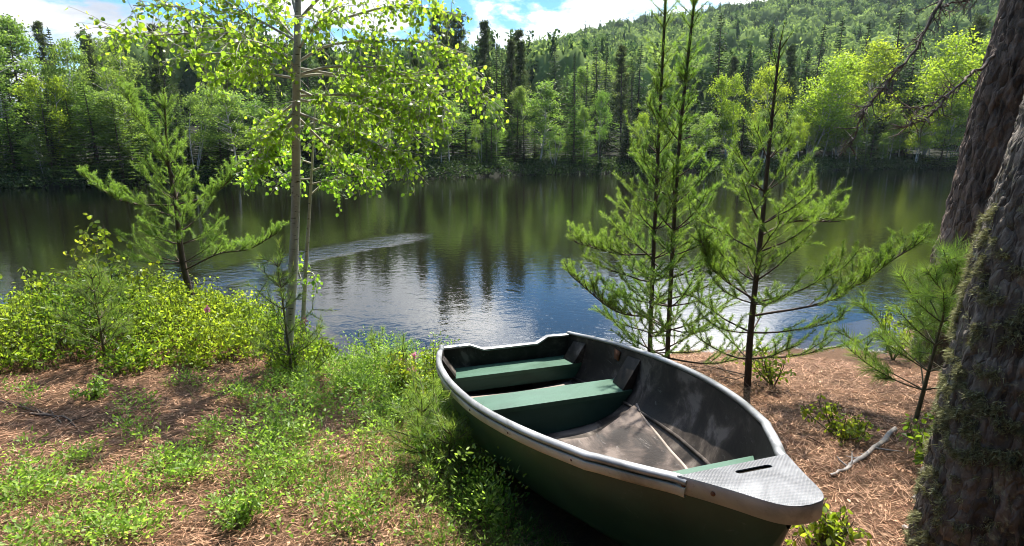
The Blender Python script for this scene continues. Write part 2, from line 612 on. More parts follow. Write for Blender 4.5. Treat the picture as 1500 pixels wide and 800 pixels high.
# ------------------------------------------------------------------ ground, water
def build_ground():
    th = np.concatenate([np.linspace(-180, -58, 60, endpoint=False), np.linspace(-58, 58, 420, endpoint=False), np.linspace(58, 180, 60, endpoint=False)])
    th = np.radians(th)
    r = np.concatenate([np.geomspace(.25, 9, 190, endpoint=False), np.geomspace(9, 80, 120, endpoint=False), np.geomspace(80, 1500, 80)])
    T, Rr = np.meshgrid(th, r)
    x = Rr * np.sin(T)
    y = Rr * np.cos(T)
    z = terrain(x, y)
    nT, nR = len(th), len(r)
    v = np.stack([x, y, z], -1).reshape(-1, 3)
    i = np.arange(nR - 1)[:, None] * nT
    j = np.arange(nT)[None]
    k = (j + 1) % nT
    f = np.stack([i + j, i + nT + j, i + nT + k, i + k], -1).reshape(-1, 4)
    mb = MB()
    mb.add(v, f[:, ::-1])
    mb.add(np.vstack([v[:nT], [[0, 0, float(terrain(0, 0))]]]), [(a, (a + 1) % nT, nT) for a in range(nT)])
    m, ns, ls = new_mat('forest_floor')
    geo = ns.new('ShaderNodeNewGeometry')
    p = geo.outputs['Position']
    sp = ns.new('ShaderNodeSeparateXYZ')
    ls.new(p, sp.inputs[0])
    n1 = noise(ns, ls, p, 2.2, 6, .6)
    n2 = noise(ns, ls, p, 38, 6, .7, 1.5, (1, 2.2, 1))
    n3 = noise(ns, ls, p, 120, 4, .7, 2.0, (2.5, 1, 1))
    col = ramp(ns, ls, n2, [(.3, (.055, .033, .020)), (.5, (.185, .104, .056)), (.7, (.44, .295, .175))])
    col = mixc(ns, ls, mixc(ns, ls, .6, (.5, .5, .5), n3), col, (.27, .15, .085))
    soil = ramp(ns, ls, n1, [(.52, (0, 0, 0)), (.7, (.7, .7, .7))])
    col = mixc(ns, ls, soil, col, (.10, .062, .04))
    # lake bed: sand near the edge, silt farther out
    bed = ramp(ns, ls, n2, [(.2, (.16, .115, .085)), (.8, (.34, .25, .19))])
    silt = mixc(ns, ls, n1, (.008, .010, .005), (.016, .018, .009))
    dm = nd(ns, 'ShaderNodeMapRange')
    dm.inputs['From Min'].default_value = -.10
    dm.inputs['From Max'].default_value = -.75
    ls.new(sp.outputs['Z'], dm.inputs['Value'])
    bed = mixc(ns, ls, dm.outputs[0], bed, silt)
    fb = nd(ns, 'ShaderNodeMapRange')
    fb.inputs['From Min'].default_value = 14
    fb.inputs['From Max'].default_value = 20
    ls.new(sp.outputs['Y'], fb.inputs['Value'])
    bed = mixc(ns, ls, fb.outputs[0], bed, silt)
    wm = nd(ns, 'ShaderNodeMapRange')
    wm.inputs['From Min'].default_value = .03
    wm.inputs['From Max'].default_value = -.02
    ls.new(sp.outputs['Z'], wm.inputs['Value'])
    col = mixc(ns, ls, wm.outputs[0], col, bed)
    # far bank and hill: leaf mould and low green, darkened with painted tree shade
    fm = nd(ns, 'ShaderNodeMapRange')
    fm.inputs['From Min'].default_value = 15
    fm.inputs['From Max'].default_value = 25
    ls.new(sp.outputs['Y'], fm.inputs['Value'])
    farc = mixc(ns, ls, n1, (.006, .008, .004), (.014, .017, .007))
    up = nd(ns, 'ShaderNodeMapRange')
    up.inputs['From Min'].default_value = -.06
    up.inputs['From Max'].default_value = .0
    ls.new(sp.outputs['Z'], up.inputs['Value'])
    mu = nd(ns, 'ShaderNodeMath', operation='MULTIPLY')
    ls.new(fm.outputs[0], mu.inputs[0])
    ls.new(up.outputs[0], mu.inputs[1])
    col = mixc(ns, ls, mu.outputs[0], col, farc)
    bp = nd(ns, 'ShaderNodeBump')
    bp.inputs['Strength'].default_value = 1.0
    bp.inputs['Distance'].default_value = .035
    ad = nd(ns, 'ShaderNodeMath', operation='ADD')
    ls.new(n2, ad.inputs[0])
    ls.new(n3, ad.inputs[1])
    ls.new(ad.outputs[0], bp.inputs['Height'])
    pb = nd(ns, 'ShaderNodeBsdfPrincipled')
    pb.inputs['Roughness'].default_value = .9
    pb.inputs['Specular IOR Level'].default_value = .15
    ls.new(col, pb.inputs['Base Color'])
    ls.new(bp.outputs[0], pb.inputs['Normal'])
    out = ns.new('ShaderNodeOutputMaterial')
    ls.new(pb.outputs[0], out.inputs[0])
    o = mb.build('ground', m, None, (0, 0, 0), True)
    tag(o, 'brown needle-covered ground sloping to the lake and rising into the wooded hill', 'ground', None, 'structure')


def build_water():
    m, ns, ls = new_mat('lake_water')
    geo = ns.new('ShaderNodeNewGeometry')
    p = geo.outputs['Position']
    w1 = noise(ns, ls, p, 5.5, 2, .5, .5, (.85, 1.1, 1))
    w2 = noise(ns, ls, p, 19, 2, .5, .4, (.85, 1.1, 1))
    w3 = noise(ns, ls, p, .22, 2, .5)
    # a breeze-ruffled streak curving across the water
    sp = ns.new('ShaderNodeSeparateXYZ')
    ls.new(p, sp.inputs[0])

    def mth(op, a, b):
        n = nd(ns, 'ShaderNodeMath', operation=op)
        for i, q in enumerate((a, b)):
            if isinstance(q, (int, float)):
                n.inputs[i].default_value = q
            else:
                ls.new(q, n.inputs[i])
        return n.outputs[0]
    cx = mth('ADD', sp.outputs['X'], 1.6)
    yc = mth('SUBTRACT', 13.6, mth('MULTIPLY', mth('MULTIPLY', cx, cx), .42))
    dy = mth('SUBTRACT', sp.outputs['Y'], yc)
    dn = mth('DIVIDE', mth('ADD', dy, mth('MULTIPLY', mth('SUBTRACT', w3, .5), .9)), mth('ADD', 1.0, mth('MULTIPLY', mth('ABSOLUTE', cx, 0), .6)))
    band = nd(ns, 'ShaderNodeMapRange', interpolation_type='SMOOTHSTEP')
    ls.new(mth('ABSOLUTE', dn, 0), band.inputs['Value'])
    band.inputs['From Min'].default_value = .7
    band.inputs['From Max'].default_value = .15
    xr = nd(ns, 'ShaderNodeMapRange', interpolation_type='SMOOTHSTEP')
    ls.new(mth('ABSOLUTE', mth('ADD', sp.outputs['X'], 3.7), 0), xr.inputs['Value'])
    xr.inputs['From Min'].default_value = 2.1
    xr.inputs['From Max'].default_value = 1.0
    streak = mth('MULTIPLY', band.outputs[0], xr.outputs[0])
    h = mth('ADD', mth('MULTIPLY', w1, mth('ADD', .0026, mth('MULTIPLY', streak, .016))), mth('MULTIPLY', w2, mth('ADD', .0010, mth('MULTIPLY', streak, .006))))
    bp = nd(ns, 'ShaderNodeBump')
    bp.inputs['Strength'].default_value = 1.0
    bp.inputs['Distance'].default_value = 1.0
    ls.new(h, bp.inputs['Height'])
    fr = nd(ns, 'ShaderNodeFresnel')
    fr.inputs['IOR'].default_value = 1.333
    ls.new(bp.outputs[0], fr.inputs['Normal'])
    gl = nd(ns, 'ShaderNodeBsdfGlossy')
    gl.inputs['Roughness'].default_value = .02
    gl.inputs['Color'].default_value = (1, 1, 1, 1)
    ls.new(bp.outputs[0], gl.inputs['Normal'])
    tr = nd(ns, 'ShaderNodeBsdfTransparent')
    tr.inputs['Color'].default_value = (.62, .62, .50, 1)
    mx = ns.new('ShaderNodeMixShader')
    ls.new(fr.outputs[0], mx.inputs[0])
    ls.new(tr.outputs[0], mx.inputs[1])
    ls.new(gl.outputs[0], mx.inputs[2])
    out = ns.new('ShaderNodeOutputMaterial')
    ls.new(mx.outputs[0], out.inputs[0])
    mb = MB()
    mb.add([(-260, 3.5, 0), (260, 3.5, 0), (260, 100, 0), (-260, 100, 0)], [(0, 1, 2, 3)])
    o = mb.build('lake_water', m)
    tag(o, 'dark calm lake mirroring trees and clouds, lightly rippled near the shore', 'lake', None, 'structure')


build_ground()
build_water()

# ------------------------------------------------------------------ the far forest: tree kinds
def far_spruce(h, r, seed, dens=1.0, droop=.25, bare=.06):
    g = np.random.default_rng(seed)
    tr, cr = MB(), MB()
    lean = g.uniform(-.02, .02, 2)
    zz = np.linspace(0, h, 9)
    tube(tr, np.stack([lean[0] * zz, lean[1] * zz, zz], -1), .016 * h * (1 - zz / h * .93), 6)
    O, Y, L, W, T = [], [], [], [], []
    z = bare * h
    while z < h * .985:
        f = 1 - z / h
        rad = r * 1.25 * f * g.uniform(.75, 1.12) + .05
        for b in range(int(g.integers(6, 9))):
            a = g.uniform(0, 2 * math.pi)
            rl = rad * g.uniform(.6, 1.12)
            d = np.array([math.cos(a), math.sin(a), 0])
            nk = max(5, int(rl / .07 * dens))
            for q in range(nk):
                u = (q + g.uniform(0, 1)) / nk
                pos = np.array([lean[0] * z, lean[1] * z, z]) + d * rl * u + np.array([0, 0, -droop * rl * u * (1.25 - u) * 1.6])
                side = np.array([-d[1], d[0], 0]) * g.uniform(-1, 1) * .22 * (1 - u * .5)
                O.append(pos + side * rl * .5)
                Y.append(d + side * 3.0 + np.array([0, 0, -.35 + .45 * u + g.uniform(-.25, .2)]))
                L.append(g.uniform(.24, .44) * (.55 + .45 * f))
                W.append(g.uniform(.09, .17) * (.6 + .4 * f))
                T.append(np.clip(u * .8 + g.uniform(-.2, .25), 0, 1))
        z += g.uniform(.26, .36) * (.6 + .5 * f)
    for q in range(10):
        O.append((lean[0] * h, lean[1] * h, h - g.uniform(.1, .7)))
        Y.append((g.uniform(-.4, .4), g.uniform(-.4, .4), 1))
        L.append(.3); W.append(.07); T.append(.6)
    O = np.array(O); Y = np.array(Y)
    Zn = np.stack([g.normal(0, .9, len(O)), g.normal(0, .9, len(O)), np.ones(len(O))], -1)
    cards(cr, KITE_T, KITE_F, O, Y, np.array(L), np.array(W), np.array(T), Zn)
    return tr, cr


def far_broad(h, seed, crown_r=1.9, base=.35, leaf=.17, n_cl=46, per=120, lean=.0, multi=1):
    g = np.random.default_rng(seed)
    tr, cr = MB(), MB()
    tops = []
    for k in range(multi):
        a = g.uniform(0, 6.28)
        sp = (.1 + .22 * g.random()) if multi > 1 else lean
        n = 8
        u = np.linspace(0, 1, n)
        bend = g.uniform(-.5, .5, 2)
        x = math.cos(a) * sp * h * u + bend[0] * np.sin(u * 3)
        y = math.sin(a) * sp * h * u + bend[1] * np.sin(u * 3)
        pts = np.stack([x + .12 * k * math.cos(a), y + .12 * k * math.sin(a), u * h * .93], -1)
        tube(tr, pts, .0095 * h * (1 - .85 * u), 6)
        tops.append(pts)
    pt, pn, tt = [], [], []
    cc = np.array([0, 0, h * (base + 1) / 2])
    for c in range(n_cl):
        tp = tops[c % multi]
        u = base + (1 - base) * g.random() ** .85
        zc = u * h
        ax = np.array([np.interp(zc, tp[:, 2], tp[:, 0]), np.interp(zc, tp[:, 2], tp[:, 1]), zc])
        k = (u - base) / (1 - base)
        prof = math.sqrt(max(0.02, 1 - (2 * abs(k - .42) / 1.2) ** 2))
        a = g.uniform(0, 6.28)
        rr = crown_r * prof * g.uniform(.25, 1.05) / (1 if multi == 1 else 1.25)
        cen = ax + np.array([math.cos(a) * rr, math.sin(a) * rr, g.uniform(-.3, .3)])
        low = ax.copy()
        low[2] = max(base * h * .8, zc - rr * .75)
        low[:2] = [np.interp(low[2], tp[:, 2], tp[:, 0]), np.interp(low[2], tp[:, 2], tp[:, 1])]
        tube(tr, curve([low, (low + cen) / 2 + np.array([0, 0, .1]), cen], 5), np.linspace(.0035 * h, .008, 5), 4, cap=False)
        sz = crown_r * g.uniform(.22, .42)
        nn = int(per * g.uniform(.6, 1.3))
        q = g.standard_normal((nn, 3)) * np.array([sz, sz, sz * .62]) * .55
        pt.append(cen + q)
        pn.append(unit(q) + .6 * unit(cen - cc))
        tt.append(np.clip(.5 + q[:, 2] / sz * .35 + g.uniform(-.3, .3, nn), 0, 1))
    P = np.concatenate(pt)
    n = len(P)
    Y = g.standard_normal((n, 3)) + np.array([0, 0, -.5])
    cards(cr, KITE_T, KITE_F, P, Y, leaf * g.uniform(.7, 1.2, n), leaf * .8 * g.uniform(.7, 1.1, n), np.concatenate(tt), unit(np.concatenate(pn)) + g.normal(0, .55, (n, 3)))
    return tr, cr


def far_pine(h, seed, r=1.7):
    g = np.random.default_rng(seed)
    tr, cr = MB(), MB()
    zz = np.linspace(0, h, 9)
    bx = g.uniform(-.3, .3)
    px_ = bx * np.sin(zz / h * 3)
    tube(tr, np.stack([px_, 0 * zz, zz], -1), .013 * h * (1 - zz / h * .9), 6)
    O, Y, T = [], [], []
    z = .3 * h
    while z < h * .99:
        f = (1 - z / h)
        for b in range(5):
            a = g.uniform(0, 6.28)
            rl = r * (.25 + f * .9) * g.uniform(.4, 1.1)
            d = np.array([math.cos(a), math.sin(a), .28])
            s0 = np.array([np.interp(z, zz, px_), 0, z])
            tube(tr, [s0, s0 + d * rl * .5, s0 + d * rl + np.array([0, 0, .1 * rl])], [.03, .018, .008], 4, cap=False)
            for u in np.arange(.3, 1.0, .13):
                c = s0 + d * rl * u
                nn = 16
                O.append(c + g.normal(0, .12, (nn, 3)))
                Y.append(g.normal(0, .7, (nn, 3)) + d * .8 + np.array([0, 0, .35]))
                T.append(np.clip(g.uniform(0, .7, nn) + .3 * u, 0, 1))
        z += g.uniform(.38, .6)
    O = np.concatenate(O)
    n = len(O)
    cards(cr, KITE_T, KITE_F, O, np.concatenate(Y), .24 * g.uniform(.7, 1.2, n), .07, np.concatenate(T))
    return tr, cr


PARK = (0, -400, -60)
KIND = {
    'S': ('spruce_tree', 'spruce', 'dark_bark', 'spruce_far'),
    'F': ('fir_tree', 'fir', 'dark_bark', 'fir_far'),
    'B': ('birch_tree', 'birch', 'birch_bark', 'birch_far'),
    'A': ('aspen_tree', 'aspen', 'birch_bark', 'aspen_far'),
    'P': ('pine_tree', 'pine', 'dark_bark', 'pine_far'),
}
PROTO_H = {'S': 12.0, 'F': 9.0, 'B': 9.0, 'A': 9.0, 'P': 13.0}
protos = {k: [] for k in KIND}


def add_proto(k, pair):
    nm, cat, bm_, lm = KIND[k]
    t = bpy.data.objects.new(nm, None)
    t['category'] = cat
    a = pair[0].build('trunk', bm_, t, (0, 0, 0), True)
    b = pair[1].build('crown', lm, t)
    for o in (a, b):                      # the pattern itself stays out of the scene; only its copies are linked
        scene.collection.objects.unlink(o)
    protos[k].append((t, a, b))


for s in range(4):
    add_proto('S', far_spruce(12.0, (1.75, 2.2, 1.5, 2.6)[s], 11 + s, 1.0, .3))
for s in range(3):
    add_proto('F', far_spruce(9.0, (2.3, 1.9, 2.6)[s], 31 + s, 1.15, .12, .04))
for s in range(4):
    add_proto('B', far_broad(9.0, 51 + s, (1.7, 2.1, 1.5, 2.0)[s], (.3, .38, .22, .3)[s], .16, 46, 115, .05, (1, 1, 1, 3)[s]))
for s in range(3):
    add_proto('A', far_broad(9.0, 71 + s, (2.3, 2.7, 2.1)[s], (.25, .3, .2)[s], .19, 58, 115, .04, (1, 2, 2)[s]))
for s in range(2):
    add_proto('P', far_pine(13.0, 91 + s, (1.7, 2.1)[s]))


def place_far(k, x, y, h, label, group, wide=1.0, variant=None):
    t, a, b = protos[k][variant if variant is not None else random.randrange(len(protos[k]))]
    s = h / PROTO_H[k]
    r = t.copy()
    scene.collection.objects.link(r)
    r.location = (float(x), float(y), float(terrain(x, y)) - .05)
    r.rotation_euler = (random.uniform(-.03, .03), random.uniform(-.03, .03), random.uniform(0, 6.28))
    sw = s * wide * random.uniform(.92, 1.1)
    r.scale = (sw, sw, s)
    r['label'] = label
    r['group'] = group
    for ch in (a, b):
        c = ch.copy()
        scene.collection.objects.link(c)
        c.parent = r
    return r


def far_spot(px, off):
    Y = 45.0
    for _ in range(40):
        X = onY(px, 240, Y)[0]
        Y = .5 * Y + .5 * (float(np.interp(X, FAR_X, FAR_Y)) + off)
    return X, Y


# px of the stem, row behind the waterline (m), py of the top, kind, width factor, label
FRONT = [
    (8, 5, 48, 'B', 1.1, 'pale birch at the very left end of the far shore'),
    (20, 2.0, 128, 'F', 1.1, 'low dark fir at the water below the leftmost pale birch'),
    (46, 6, 36, 'S', .9, 'dark spruce between the two tall pale birches at the far left'),
    (62, 7, 24, 'B', 1.0, 'tallest pale birch on the far left shore, rising over the dark spruce'),
    (84, 2.5, 112, 'A', .75, 'bright yellow-green young birch in front of the far left conifers'),
    (107, 7, 40, 'S', .8, 'thin dark spruce tip right of the tall far left birches'),
    (126, 5, 62, 'B', .9, 'pale birch beside the thin dark spruce tip on the far left shore'),
    (146, 2.2, 118, 'F', 1.15, 'broad mid-green fir at the water above the left bush'),
    (172, 6, 66, 'B', .9, 'slender birch just left of the small ragged pine tip'),
    (196, 7, 62, 'S', .85, 'dark narrow spruce right behind the tip of the ragged small pine'),
    (226, 3.2, 128, 'F', 1.0, 'dull green fir behind the right side of the ragged small pine'),
    (252, 7, 55, 'S', .9, 'dark spruce behind the left leafy boughs of the young aspen'),
    (284, 2.4, 128, 'B', .8, 'hanging pale birch with white stem left of the young aspen stem'),
    (316, 6, 60, 'S', .9, 'tall dark spruce behind the middle of the aspen left boughs'),
    (338, 2.2, 150, 'B', .7, 'small birch with two white stems over the dark bank left of the aspen'),
    (372, 7, 58, 'S', 1.0, 'dark spruce close left of the young aspen stem, across the lake'),
    (405, 3.0, 120, 'F', 1.0, 'green fir across the lake directly left of the aspen stem'),
    (462, 6, 60, 'S', 1.0, 'dark spruce across the lake directly right of the aspen stem'),
    (500, 3.0, 118, 'F', 1.0, 'green fir across the lake behind the low right aspen leaves'),
    (545, 6.5, 72, 'S', 1.0, 'dark spruce across the lake behind the right aspen boughs'),
    (588, 3.0, 140, 'F', 1.0, 'green fir by the water under the right aspen boughs'),
    (612, 7, 84, 'P', 1.0, 'thin pine behind the outer right aspen boughs'),
    (647, 1.8, 176, 'B', .85, 'small rounded birch at the water below the outer aspen leaves'),
    (664, 5.0, 112, 'F', 1.0, 'green fir behind the small rounded birch at the water'),
    (692, 9, 76, 'S', .8, 'spruce at the left foot of the distant hill outline'),
    (705, 2.0, 178, 'B', .7, 'small bright birch at the water, right of the small rounded one'),
    (728, 3.5, 146, 'B', .9, 'leaning pale birch left of the broad birch clump'),
    (738, 9, 92, 'S', .85, 'dark spruce over the left side of the broad birch clump'),
    (762, 10, 62, 'P', 1.0, 'tall thin pine over the broad birch clump'),
    (790, 3.6, 122, 'B', 1.45, 'broad birch clump at the middle of the far shore'),
    (811, 1.6, 188, 'B', .8, 'small birch at the water below the broad birch clump'),
    (841, 5.5, 78, 'S', .78, 'tall very dark spruce right of the broad birch clump'),
    (856, 9, 92, 'S', .7, 'narrow spruce hugging the right side of the very dark spruce'),
    (853, 2.4, 154, 'B', .65, 'slim birch in front of the narrow dark spruces'),
    (876, 2.4, 134, 'B', .6, 'slim birch with long white stem left of the twin pines'),
    (884, 9, 64, 'S', .75, 'spruce over the slim birch with the long white stem'),
    (908, 10, 62, 'P', .9, 'pine across the lake just left of the twin pine stems'),
    (924, 6, 86, 'S', .75, 'dark spruce across the lake left against the twin pine stems'),
    (950, 7, 76, 'S', .8, 'dark spruce across the lake behind the left twin pine stem'),
    (940, 2.5, 168, 'A', .65, 'small bright birch behind the left boughs of the twin pines'),
    (1000, 8, 70, 'S', .85, 'dark spruce across the lake behind the right twin pine tip'),
    (1016, 3, 150, 'F', .9, 'green fir between the twin pines and the bare-topped pine, across the lake'),
    (1044, 9, 16, 'S', .85, 'tallest spruce on the far shore, left of the bare-topped pine'),
    (1064, 4, 110, 'A', .7, 'small bright aspen under the tallest far spruce'),
    (1084, 7, 60, 'S', .7, 'narrow spruce touching the left side of the bare-topped pine'),
    (1112, 10, 34, 'S', .95, 'full dark spruce behind the bare leader of the near pine'),
    (1120, 3.5, 102, 'A', .75, 'bright aspen right behind the bare leader of the near pine'),
    (1146, 8, 66, 'P', .9, 'greyish pine right of the bare leader of the near pine'),
    (1177, 9, 36, 'S', .85, 'dark spruce above the left bright aspen on the far right shore'),
    (1184, 4, 98, 'A', 1.05, 'leftmost large bright aspen on the far right shore'),
    (1170, 1.6, 172, 'A', .7, 'low bright aspen leaning over the water, right of the near pine'),
    (1213, 10, 24, 'S', .9, 'left of the two paired dark spruces high on the far right shore'),
    (1224, 4, 84, 'A', 1.05, 'second large bright aspen from the bare-topped pine'),
    (1244, 10, 30, 'S', .9, 'right of the two paired dark spruces high on the far right shore'),
    (1268, 5, 68, 'A', 1.05, 'tallest bright aspen, left of the dead hanging bough'),
    (1254, 2.0, 150, 'B', 1.0, 'shady birch at the water below the tallest bright aspen'),
    (1292, 9, 12, 'S', 1.15, 'broad dark spruce with a pointed top behind the dead hanging bough'),
    (1318, 8, 34, 'S', .9, 'spruce right of the broad pointed dark spruce'),
    (1302, 2.2, 158, 'B', 1.1, 'grey-green birch overhanging the water behind the dead boughs'),
    (1348, 5, 66, 'A', 1.1, 'bright aspen between the dead bough and the big pine trunk'),
    (1342, 1.8, 176, 'B', .9, 'shady birch with thin leaning stems left of the big pine trunk'),
    (1398, 8, 18, 'P', 1.1, 'tall pine across the lake touching the big pine trunk'),
    (1384, 2.2, 150, 'B', 1.0, 'shady birch at the water beside the big pine trunk'),
    (1430, 5, 66, 'A', 1.1, 'bright aspen half hidden by the big pine trunk'),
    (1470, 3, 110, 'F', 1.0, 'green fir hidden behind the big pine trunk'),
]
for px, off, py, k, wd, lab in FRONT:
    x, y = far_spot(px, off)
    top = onY(px, py, y)[2]
    g0 = float(terrain(x, y))
    place_far(k, x, y, max(2.5, (top - g0)), lab, 'front rows of trees on the far shore', wd)

ZONES = [(-120, 430, 'left of near aspen stem'), (430, 960, 'between near aspen and twin pines'), (960, 1640, 'right of twin pines')]
NAMES = {'S': 'dark spruce', 'F': 'green fir', 'B': 'pale birch', 'P': 'thin pine', 'A': 'bright aspen'}
g = np.random.default_rng(5)
for x0, x1, zone in ZONES:
    for i in range(60):
        px = g.uniform(x0, x1)
        off = g.uniform(3.5, 26)
        k = g.choice(['S', 'S', 'F', 'F', 'B', 'P']) if px < 1100 else g.choice(['S', 'S', 'F', 'A', 'B', 'P'])
        x, y = far_spot(px, off)
        h = {'S': g.uniform(7, 11), 'F': g.uniform(5, 8.5), 'B': g.uniform(6, 9), 'A': g.uniform(6, 9), 'P': g.uniform(9, 12)}[k]
        if x < -8:
            h *= .74
        if off < 8:
            h *= .72
        place_far(k, x, y, h, f'{NAMES[k]} in the back rows across the lake, {zone}', f'{NAMES[k]} trees in the back rows of the far wood {zone}')


g = np.random.default_rng(6)
for x0, x1, zone in ZONES:
    for i in range(40):
        px = g.uniform(x0, x1)
        k = g.choice(['F', 'F', 'B', 'S']) if px < 1100 else g.choice(['F', 'B', 'B', 'A'])
        x, y = far_spot(px, g.uniform(.8, 5.5))
        place_far(k, x, y, g.uniform(2.2, 5.0), f'young {NAMES[k].split()[1]} low in the far waterline fringe, {zone}', f'young {NAMES[k].split()[1]}s of the far fringe {zone}', 1.35)


def build_far_undergrowth():
    mb = MB()
    g = np.random.default_rng(17)
    n = 1700
    xs = np.concatenate([g.uniform(-60, 80, n)])
    e = -.15 + 4.5 * g.random(n) ** 1.5
    ys = np.interp(xs, FAR_X, FAR_Y) + 1.0 * np.sin(xs * .21) + .5 * np.sin(xs * .6 + 1) + e
    zs = terrain(xs, ys)
    for x, y, z in zip(xs, ys, zs):
        r = g.uniform(.3, .8)
        m = int(60 * r / .5)
        q = g.standard_normal((m, 3)) * np.array([r, r, r * .6]) * .6
        q[:, 2] = np.abs(q[:, 2])
        cards(mb, KITE_T, KITE_F, np.array([x, y, z]) + q, g.standard_normal((m, 3)) + [0, -.3, .4], g.uniform(.12, .22, m), .11, g.uniform(0, .7) + g.uniform(0, .3, m))
    o = mb.build('shore_undergrowth', 'spruce_far')
    tag(o, 'low dark bushes and ferns in a fringe along the far waterline', 'undergrowth', None, 'stuff')


build_far_undergrowth()


def build_hill_forest():
    mb = MB()
    g = np.random.default_rng(23)
    n = 10500
    y = 72 + 330 * g.random(n) ** .8
    az = g.uniform(-.62, 1.02, n)
    x = np.tan(az) * y
    keep = (x > -220) & (x < 480)
    x, y = x[keep], y[keep]
    z = terrain(x, y)
    sc = np.where(y < 130, .8, 1.0)
    for i in range(len(x)):
        con = g.random() < (.30 + .25 * math.sin(x[i] * .03 + y[i] * .02))
        h = g.uniform(7.5, 12.5) * sc[i]
        b = np.array([x[i], y[i], z[i]])
        det = 1.0 if y[i] < 150 else .62
        if con:
            nv, na = 9, 9
            u = np.linspace(0, 1, nv)[:, None]
            aa = np.linspace(0, 2 * math.pi, na, endpoint=False)[None] + g.uniform(0, 6)
            rr = (h * .17 * (1 - u) ** .9 + .05) * g.uniform(.6, 1.2, (nv, na)) * (1 + .25 * (np.arange(nv)[:, None] % 2))
            V = np.stack([rr * np.cos(aa), rr * np.sin(aa), (.06 + 1.06 * u) * h + 0 * aa + g.uniform(-.2, .2, (nv, na))], -1) + b
            tone = np.clip(g.normal(.06, .05), 0, .2)
        else:
            nv, na = 8, 11
            u = np.linspace(.06, .995, nv)[:, None] * math.pi
            aa = np.linspace(0, 2 * math.pi, na, endpoint=False)[None] + g.uniform(0, 6)
            R0 = h * g.uniform(.24, .33)
            lump = 1 + .16 * np.sin(3 * aa + 5 * u + i) + g.uniform(-.13, .13, (nv, na))
            V = np.stack([R0 * lump * np.sin(u) * np.cos(aa), R0 * lump * np.sin(u) * np.sin(aa), h * .62 + h * .38 * lump * np.cos(u) + 0 * aa], -1) + b
            tone = np.clip(g.normal(.5, .22), .12, 1)
        ii = np.arange(nv - 1)[:, None] * na
        jj = np.arange(na)[None]
        kk = (jj + 1) % na
        F_ = np.stack([ii + jj, ii + kk, ii + na + kk, ii + na + jj], -1).reshape(-1, 4)
        mb.add(V.reshape(-1, 3), F_ if con else F_[:, ::-1], tone)
        # loose sprays on the crown's skin
        m = int((120 if con else 190) * (1.5 if y[i] < 150 else 1))
        pick = V.reshape(-1, 3)[g.integers(0, nv * na, m)]
        out_ = unit(pick - (b + np.array([0, 0, h * .55])))
        cards(mb, KITE_T, KITE_F, pick + out_ * g.uniform(-.2, .35, (m, 1)) + g.normal(0, .35, (m, 3)), g.standard_normal((m, 3)) + out_ * .8, g.uniform(.4, .85, m), g.uniform(.3, .55, m), np.clip(tone + g.uniform(-.1, .14, m), 0, 1), out_ + g.normal(0, .45, (m, 3)))
    o = mb.build('hill_forest', 'hill_leaf')
    tag(o, 'mixed forest covering the distant hill as one green mass', 'forest', None, 'stuff')


build_hill_forest()

def build_shade_woods():
    """unseen edge of the wood, added to block skylight on the bank from behind"""
    mb, tr = MB(), MB()
    g = np.random.default_rng(29)
    for i in range(46):
        x, y = g.uniform(-15, 15), g.uniform(-13, -2.2)
        if abs(x) < 1.2 and y > -3.5:
            continue
        if i > 36:
            x, y = g.choice([-1, 1]) * g.uniform(8, 13), g.uniform(-2, 3)
        h = g.uniform(7, 13)
        z = float(terrain(x, y))
        tube(tr, [(x, y, z - .1), (x + .1, y, z + h * .5), (x, y, z + h)], [.13, .09, .02], 7)
        m = 900
        u = g.random(m) ** .9
        a = g.uniform(0, 6.28, m)
        rr = (1 - u) * 2.0 * g.uniform(.2, 1.05, m) + .05
        Pp = np.stack([x + np.cos(a) * rr, y + np.sin(a) * rr, z + (.08 + .93 * u) * h - .3 * rr], -1)
        cards(mb, KITE_T, KITE_F, Pp, np.stack([np.cos(a), np.sin(a), np.full(m, -.2)], -1), g.uniform(.5, .9, m), g.uniform(.22, .4, m), g.uniform(0, .8, m))
    o = mb.build('shade_woods', 'spruce_far')
    tag(o, 'unseen conifers added behind the viewpoint to block skylight', 'wood', None, 'stuff')
    tr.build('wood_stems', 'dark_bark', o)


build_shade_woods()

# ------------------------------------------------------------------ the rowing boat
BS = np.array([-.037, 4.247])
BAX = np.array([.308, -.951])
BANG = math.atan2(BAX[1], BAX[0])
BLEN = 2.90
GZ0 = float(terrain(BS[0], BS[1]))


def sheer(s):
    return .62 + .44 * s / 2.916


def beam(s):
    return np.interp(s, [0, .15, .3, .6, 1.0, 1.35, 1.6, 1.9, 2.15, 2.3, 2.45, 2.6, 2.72, 2.8, 2.86], [.515, .56, .60, .652, .675, .66, .63, .56, .475, .405, .315, .21, .125, .07, .025])


def keel(s):
    g_ = .165 + .115 * s
    return g_ + (sheer(s) - .06 - g_) * np.clip((s - 2.1) / .77, 0, 1) ** 5


def section(s, a, inset=0.0):
    """a in 0..1 keel -> gunwale; returns half-width and height"""
    n = np.interp(s, [0, 1.2, 2.2, 2.86], [3.4, 3.0, 2.2, 1.7])
    B = max(beam(s) - inset, .004)
    th = a * math.pi / 2
    fl = .84 + .16 * a
    w = B * np.sin(th) ** (2 / n) * fl
    zk = keel(s) + inset
    z = sheer(s) - (sheer(s) - zk) * np.cos(th) ** (2 / n)
    return w, z


